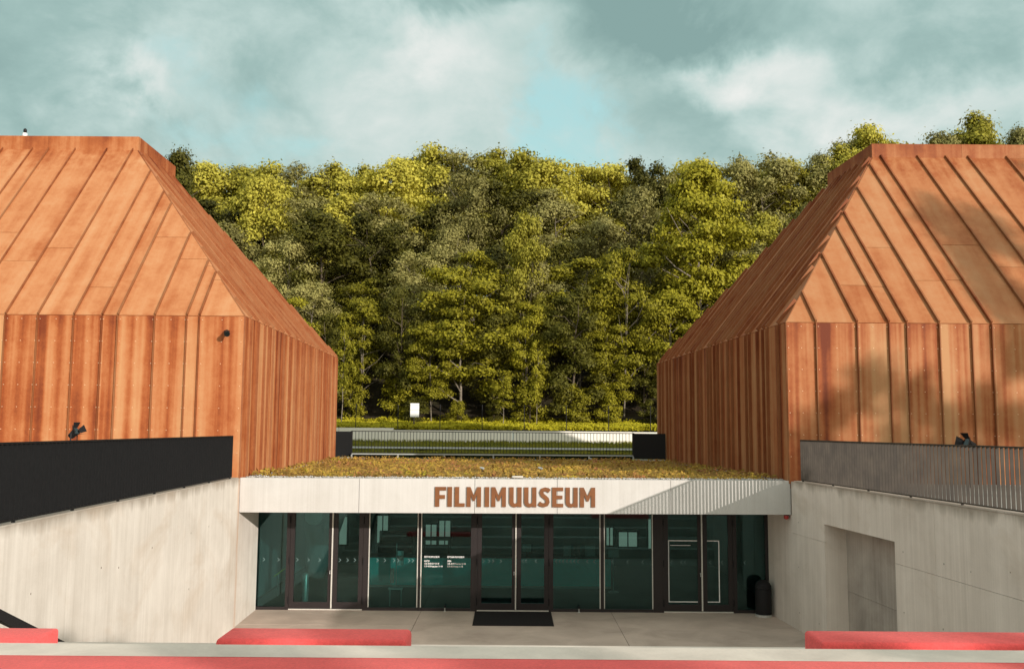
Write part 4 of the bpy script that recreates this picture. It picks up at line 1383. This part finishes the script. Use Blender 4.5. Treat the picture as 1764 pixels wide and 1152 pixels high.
def tree_meshes(seed, H, Rr, base, lobes, leaves, leaf, flat, shape, trunk_r, lmat, bmat, limbs=12, multi=1, spread=.30):
    """a tree at the origin: (trunk mesh, crown mesh)"""
    rs = np.random.RandomState(seed)
    tb = MB()
    tips = []
    for s_ in range(multi):
        a0 = rs.uniform(0, 6.28)
        lean = np.array([math.cos(a0), math.sin(a0)]) * (0.05 if multi == 1 else .14) * H * rs.uniform(.3, 1)
        pts, rad = [], []
        for k in range(8):
            f = k / 7
            pts.append((lean[0] * f + rs.normal() * .012 * H * f, lean[1] * f + rs.normal() * .012 * H * f, -.6 + (H * .93 + .6) * f))
            rad.append(trunk_r * (1 - .9 * f) * (1.25 if k == 0 else 1) / math.sqrt(multi))
        tb.tube(pts, rad, 7, False)
        for k in range(limbs // multi):
            f = base * .8 + (1 - base * .8) * (k + rs.rand()) / (limbs // multi) * .92
            i = min(6, int(f * 7)); g_ = f * 7 - i
            p0 = Vector(pts[i]).lerp(Vector(pts[i + 1]), g_)
            a = rs.uniform(0, 6.28)
            ln = Rr * shape((f - base) / (1 - base)) * rs.uniform(.55, .95)
            p1 = p0 + Vector((math.cos(a) * ln * .5, math.sin(a) * ln * .5, ln * rs.uniform(.15, .5)))
            p2 = p0 + Vector((math.cos(a) * ln, math.sin(a) * ln, ln * rs.uniform(.3, .85)))
            r0 = trunk_r * (1 - .85 * f) * .5 + .012
            tb.tube([p0, p1, p2], [r0, r0 * .6, r0 * .22], 5, False)
    cents = []
    per = []
    for k in range(lobes):
        h = base + (1 - base) * ((k + rs.rand()) / lobes)
        t = (h - base) / (1 - base)
        rad = Rr * max(.08, shape(t))
        a = rs.uniform(0, 6.28)
        rr = rad * math.sqrt(rs.uniform(.12, 1)) * .86
        cents.append((rr * math.cos(a), rr * math.sin(a), h * H))
        per.append(Rr * spread * rs.uniform(.65, 1.25) * (0.6 + .5 * shape(t)))
    cents = np.array(cents); per = np.array(per)
    # leaves sit on the shells of small twig clumps inside each lobe
    per_clump = 26
    li = rs.randint(0, lobes, leaves // per_clump)
    d = rs.normal(size=(len(li), 3)); d /= np.linalg.norm(d, axis=1, keepdims=True)
    d[:, 2] = np.where(d[:, 2] < -.05, -d[:, 2], d[:, 2])
    tw = cents[li] + d * (per[li] * (rs.rand(len(li)) ** .4))[:, None] * np.array([1, 1, flat])
    # outer twigs droop a little
    tw[:, 2] -= .10 * np.hypot(d[:, 0], d[:, 1]) * per[li]
    ti = np.repeat(np.arange(len(li)), per_clump)
    cs = (.050 * Rr + .09) * rs.uniform(.7, 1.4, len(li))
    off = rs.normal(size=(len(ti), 3)) * np.array([1, 1, .5 if flat < .6 else .75]) * cs[ti][:, None]
    pos = tw[ti] + off
    on = off / (np.linalg.norm(off, axis=1, keepdims=True) + 1e-6)
    nrm = d[ti] * .55 + on * .75 + np.array([0, 0, .25]) + rs.normal(size=pos.shape) * .38
    global NR
    sz = leaf * (0.6 + .8 * rs.rand(len(pos)))
    v, q = leaf_quads(pos, nrm, sz)
    t_o = MB(); t_o.v, t_o.f = tb.v, tb.f
    to = t_o.build('trunk', bmat, None, smooth=True)
    co = fast_mesh('crown', v, q, lmat)
    tm, cm = to.data, co.data
    bpy.data.objects.remove(to); bpy.data.objects.remove(co)
    return tm, cm


dome = lambda t: math.sin(math.pi * min(1, max(0, .12 + .80 * t)) ** .8)
egg = lambda t: max(.12, math.sin(math.pi * min(1, max(0, .18 + .80 * t))) ** .7)
cone = lambda t: max(.06, 1.05 - t)
tall = lambda t: max(.15, math.sin(math.pi * min(1, .2 + .74 * max(0, t))) ** .5)
P = {
    'bright': [tree_meshes(21, 12, 3.9, .22, 46, 24000, .108, .8, egg, .17, L_BRIGHT, M_BARK, 12, 1, .25), tree_meshes(22, 12, 3.6, .2, 44, 23000, .108, .75, dome, .16, L_BRIGHT, M_BARK, 12, 2, .25)],
    'olive': [tree_meshes(31, 12, 3.2, .25, 50, 22000, .09, 1.0, tall, .14, L_OLIVE, M_BIRCH, 16, 1, .23), tree_meshes(32, 12, 3.6, .28, 46, 22000, .09, 1.0, egg, .14, L_OLIVE, M_BIRCH, 16, 2, .23)],
    'dark': [tree_meshes(41, 12, 3.5, .15, 40, 18000, .11, .7, egg, .17, L_DARK, M_BARK, 12, 1, .25), tree_meshes(42, 12, 3.2, .12, 38, 17000, .11, .7, tall, .16, L_DARK, M_BARK, 12, 1, .25)],
    'mid': [tree_meshes(51, 10, 3.6, .24, 34, 17000, .10, .34, egg, .11, L_MID, M_BIRCH, 14, 2, .27), tree_meshes(52, 10, 3.4, .20, 34, 17000, .10, .36, tall, .11, L_MID, M_BIRCH, 14, 1, .27)],
    'maple': [tree_meshes(61, 14, 4.3, .14, 80, 42000, .11, .45, egg, .24, L_MAPLE, M_BIRCH, 22, 1, .22)],
    'shrub': [tree_meshes(81, 3.2, 1.5, .05, 20, 7000, .095, .7, dome, .05, L_MID, M_BARK, 8, 3, .36), tree_meshes(82, 3.0, 1.4, .05, 18, 6500, .09, .7, egg, .05, L_DARK, M_BARK, 8, 3, .36)],
    'sapling': [tree_meshes(91, 6.0, .9, .35, 16, 2600, .085, .6, tall, .045, L_MAPLE, M_BIRCH, 8, 1, .5)],
}
PH = {'bright': 12, 'olive': 12, 'dark': 12, 'mid': 10, 'maple': 14, 'conifer': 12, 'shrub': 3.1, 'sapling': 6.0}
NAME = {'bright': 'broadleaf_tree', 'olive': 'willow_tree', 'dark': 'broadleaf_tree', 'mid': 'layered_tree', 'maple': 'maple_tree', 'conifer': 'conifer_tree', 'shrub': 'shrub', 'sapling': 'sapling'}
tr_rng = random.Random(5)
ORD = ('first second third fourth fifth sixth seventh eighth ninth tenth eleventh twelfth thirteenth fourteenth fifteenth sixteenth seventeenth eighteenth '
       'nineteenth twentieth twenty-first twenty-second twenty-third twenty-fourth twenty-fifth twenty-sixth twenty-seventh twenty-eighth').split()



def plant(kind, x, y, top, label, group, wide=1.0, cat='tree', variant=None):
    """top: height above sea of the crown's tip"""
    z = float(hz(np.array(x), np.array(y)))
    k = (top - z) / PH[kind]
    tm, cm = tr_rng.choice(P[kind]) if variant is None else P[kind][variant]
    t = thing(NAME[kind], (x, y, z), label, cat, group)
    a = tr_rng.uniform(0, 6.28)
    for nm, me in (('trunk', tm), ('crown', cm)):
        o = bpy.data.objects.new(nm, me)
        C.objects.link(o); o.parent = t
    w = k * wide
    t.scale = (w, w, k)
    t.rotation_euler.z = a
    return t


def top_at(v, y):                 # height of something seen at picture row v and distance y
    a = 0.100932
    s = (576 - v) / 1600.68
    return 4.7 + y * (math.sin(a) + s * math.cos(a)) / (math.cos(a) - s * math.sin(a))


# the skyline, left to right: (picture column, row of the tops, kind)
GS = 'trees along the top of the wooded slope'
GM = 'trees halfway up the wooded slope'
GL = 'trees at the foot of the wooded slope'
sky_line = [(335, 285, 'bright'), (395, 289, 'bright'), (455, 286, 'bright'), (512, 290, 'olive'), (565, 284, 'bright'), (620, 286, 'bright'), (680, 278, 'bright'),
            (742, 254, 'bright'), (795, 262, 'olive'), (845, 256, 'bright'), (900, 262, 'bright'), (955, 277, 'bright'), (1005, 280, 'bright'), (1060, 278, 'bright'), (1165, 290, 'olive'),
            (1205, 270, 'bright'), (1260, 268, 'olive'), (1310, 262, 'olive'), (1365, 268, 'bright'), (1415, 258, 'olive'), (1460, 246, 'bright'), (1510, 208, 'bright'), (1560, 238, 'bright'), (1635, 218, 'olive'), (1700, 190, 'bright'), (1770, 212, 'olive'), (1850, 225, 'bright')]
for i, (uu_, vv_, kd) in enumerate(sky_line):
    y = 88 + tr_rng.uniform(-3, 5)
    x = (uu_ - 882) / 1600.68 * y
    lab = {'bright': 'sunlit yellow-green tree', 'olive': 'greyish olive feathery tree', 'dark': 'dark green tree'}[kd] + ' on the skyline, ' + ORD[i] + ' from the left roof'
    plant(kd, x, y, top_at(vv_ + 13, y), lab, GS, tr_rng.uniform(.85, 1.0) if vv_ < 250 else tr_rng.uniform(1.0, 1.25))
for i in range(34):
    u_ = 250 + i * 44 + tr_rng.uniform(-18, 18)
    y = 97 + tr_rng.uniform(-2, 5)
    v_ = float(np.interp(u_, [q_[0] for q_ in sky_line], [q_[1] for q_ in sky_line])) + tr_rng.uniform(18, 50)
    plant(tr_rng.choice(['dark', 'dark', 'bright', 'olive']), (u_ - 882) / 1600.68 * y, y, top_at(v_, y), 'tree filling the gaps behind the front row of the skyline', 'trees behind the skyline row', tr_rng.uniform(.9, 1.1))
plant('dark', (285 - 882) / 1600.68 * 80, 80, top_at(266, 80), 'dark green tree rising just behind the left roof slope', GS, .8)
plant('dark', (1118 - 882) / 1600.68 * 86, 86, top_at(280, 86), 'small dark tree top breaking the skyline right of centre', GS, .8)
mid_rows = [(79, 345, 78, ['olive', 'olive', 'dark', 'olive', 'bright'], 290, 1480), (73, 405, 84, ['olive', 'dark', 'olive', 'mid', 'dark'], 320, 1440), (68, 475, 92, ['mid', 'dark', 'olive', 'mid'], 430, 1320)]
for (yr_, vt_, sp, kinds, ua, ub), rown in zip(mid_rows, ('upper', 'middle', 'lower')):
    uu_ = ua
    k = 0
    while uu_ < ub:
        y = yr_ + tr_rng.uniform(-2, 2)
        v_ = vt_ + tr_rng.uniform(-38, 38)
        kd = kinds[(k * 2 + tr_rng.randint(0, 1)) % len(kinds)]
        lab = {'olive': 'greyish olive feathery tree', 'dark': 'dark green bushy tree', 'mid': 'mid-green layered tree', 'bright': 'yellow-green round tree'}[kd] + ' in the ' + rown + ' row of the slope, ' + ORD[k] + ' from the left'
        plant(kd, (uu_ - 882) / 1600.68 * y, y, top_at(v_, y), lab, GM, tr_rng.uniform(.95, 1.3))
        uu_ += sp * tr_rng.uniform(.75, 1.2); k += 1
# lone trees one can point to
plant('maple', (1212 - 882) / 1600.68 * 66, 66.5, top_at(288, 66.5), 'tallest broad sunlit maple, beside the right building roof slope', GM, .86)
plant('bright', (905 - 882) / 1600.68 * 66, 66.0, top_at(378, 66), 'round yellow-green tree standing alone in the middle of the slope', GM, .62, variant=1)
plant('mid', (1075 - 882) / 1600.68 * 63.5, 63.5, top_at(432, 63.5), 'pale layered tree with bare forked stems right of centre', GM, .72, variant=0)
low = [(500, 520, 'mid'), (560, 545, 'dark'), (625, 520, 'mid'), (690, 500, 'dark'), (745, 560, 'mid'), (795, 465, 'mid'), (850, 530, 'dark'), (910, 525, 'mid'), (985, 500, 'dark'), (1045, 545, 'mid'), (1110, 565, 'dark'), (1160, 505, 'mid'), (1225, 530, 'dark')]
low.sort()
for i, (uu_, vv_, kd) in enumerate(low):
    y = 62.2 + tr_rng.uniform(-.6, 2.2)
    lab = {'mid': 'mid-green layered tree', 'dark': 'dark green bushy tree'}[kd] + ' in the front row behind the wire fence, ' + ORD[i] + ' from the left'
    plant(kd, (uu_ - 882) / 1600.68 * y, y, top_at(vv_, y), lab, GL, tr_rng.uniform(.75, 1.1))
GSH = 'shrubs under the front trees'
for i in range(11):
    y = 61.4 + tr_rng.uniform(-.4, 1.6)
    x = -13 + i * 2.4 + tr_rng.uniform(-.6, .6)
    z = float(hz(np.array(x), np.array(y)))
    plant('shrub', x, y, z + tr_rng.uniform(1.2, 3.0), 'leafy shrub under the front row of trees', GSH, tr_rng.uniform(.8, 1.2), 'shrub')
plant('sapling', (868 - 882) / 1600.68 * 60, 60.0, top_at(640, 60), 'thin bright green sapling left of the pale young stems', 'saplings at the edge of the woods', 1.2, 'sapling')
plant('sapling', (590 - 882) / 1600.68 * 59.6, 59.6, top_at(560, 59.6), 'thin sapling with a pale stem beside the left building wall', 'saplings at the edge of the woods', .7, 'sapling')
plant('sapling', (925 - 882) / 1600.68 * 60.5, 60.5, top_at(590, 60.5), 'thin sapling with a straight pale stem near the centre', 'saplings at the edge of the woods', .6, 'sapling')

# unseen trees added behind the viewer; they shade seating and dapple the right building
def plant_flat(kind, x, y, top, label, wide, variant):
    tm, cm = P[kind][variant]
    k = (top - 3.4) / PH[kind]
    t = thing(NAME[kind], (x, y, 3.4), label, 'tree', 'unseen trees added behind the viewpoint')
    for nm, me in (('trunk', tm), ('crown', cm)):
        o = bpy.data.objects.new(nm, me)
        C.objects.link(o); o.parent = t
    t.scale = (k * wide, k * wide, k)
    t.rotation_euler.z = x


P['sparse'] = [tree_meshes(95, 12, 3.4, .45, 30, 5200, .15, .8, egg, .16, L_DARK, M_BARK, 14, 1, .26)]
PH['sparse'] = 12
NAME['sparse'] = 'broadleaf_tree'
for i in range(7):
    plant_flat('dark', 11.5 + 3.0 * i, -13.5 + (i % 2) * 1.2, 9.0 + (i % 3) * .15, 'unseen dense tree added behind the viewpoint to shade the seating', 1.25, i % 2)
for x, y, top, w in ((37.0, -12.0, 16.2, .7), (40.2, -13.0, 15.8, .6), (44.0, -14.0, 22.5, .42), (48.5, -13.0, 24.0, .42)):
    plant_flat('sparse', x, y, top, 'unseen thin tall tree added behind the viewpoint to dapple the right building with shade', w, 0)
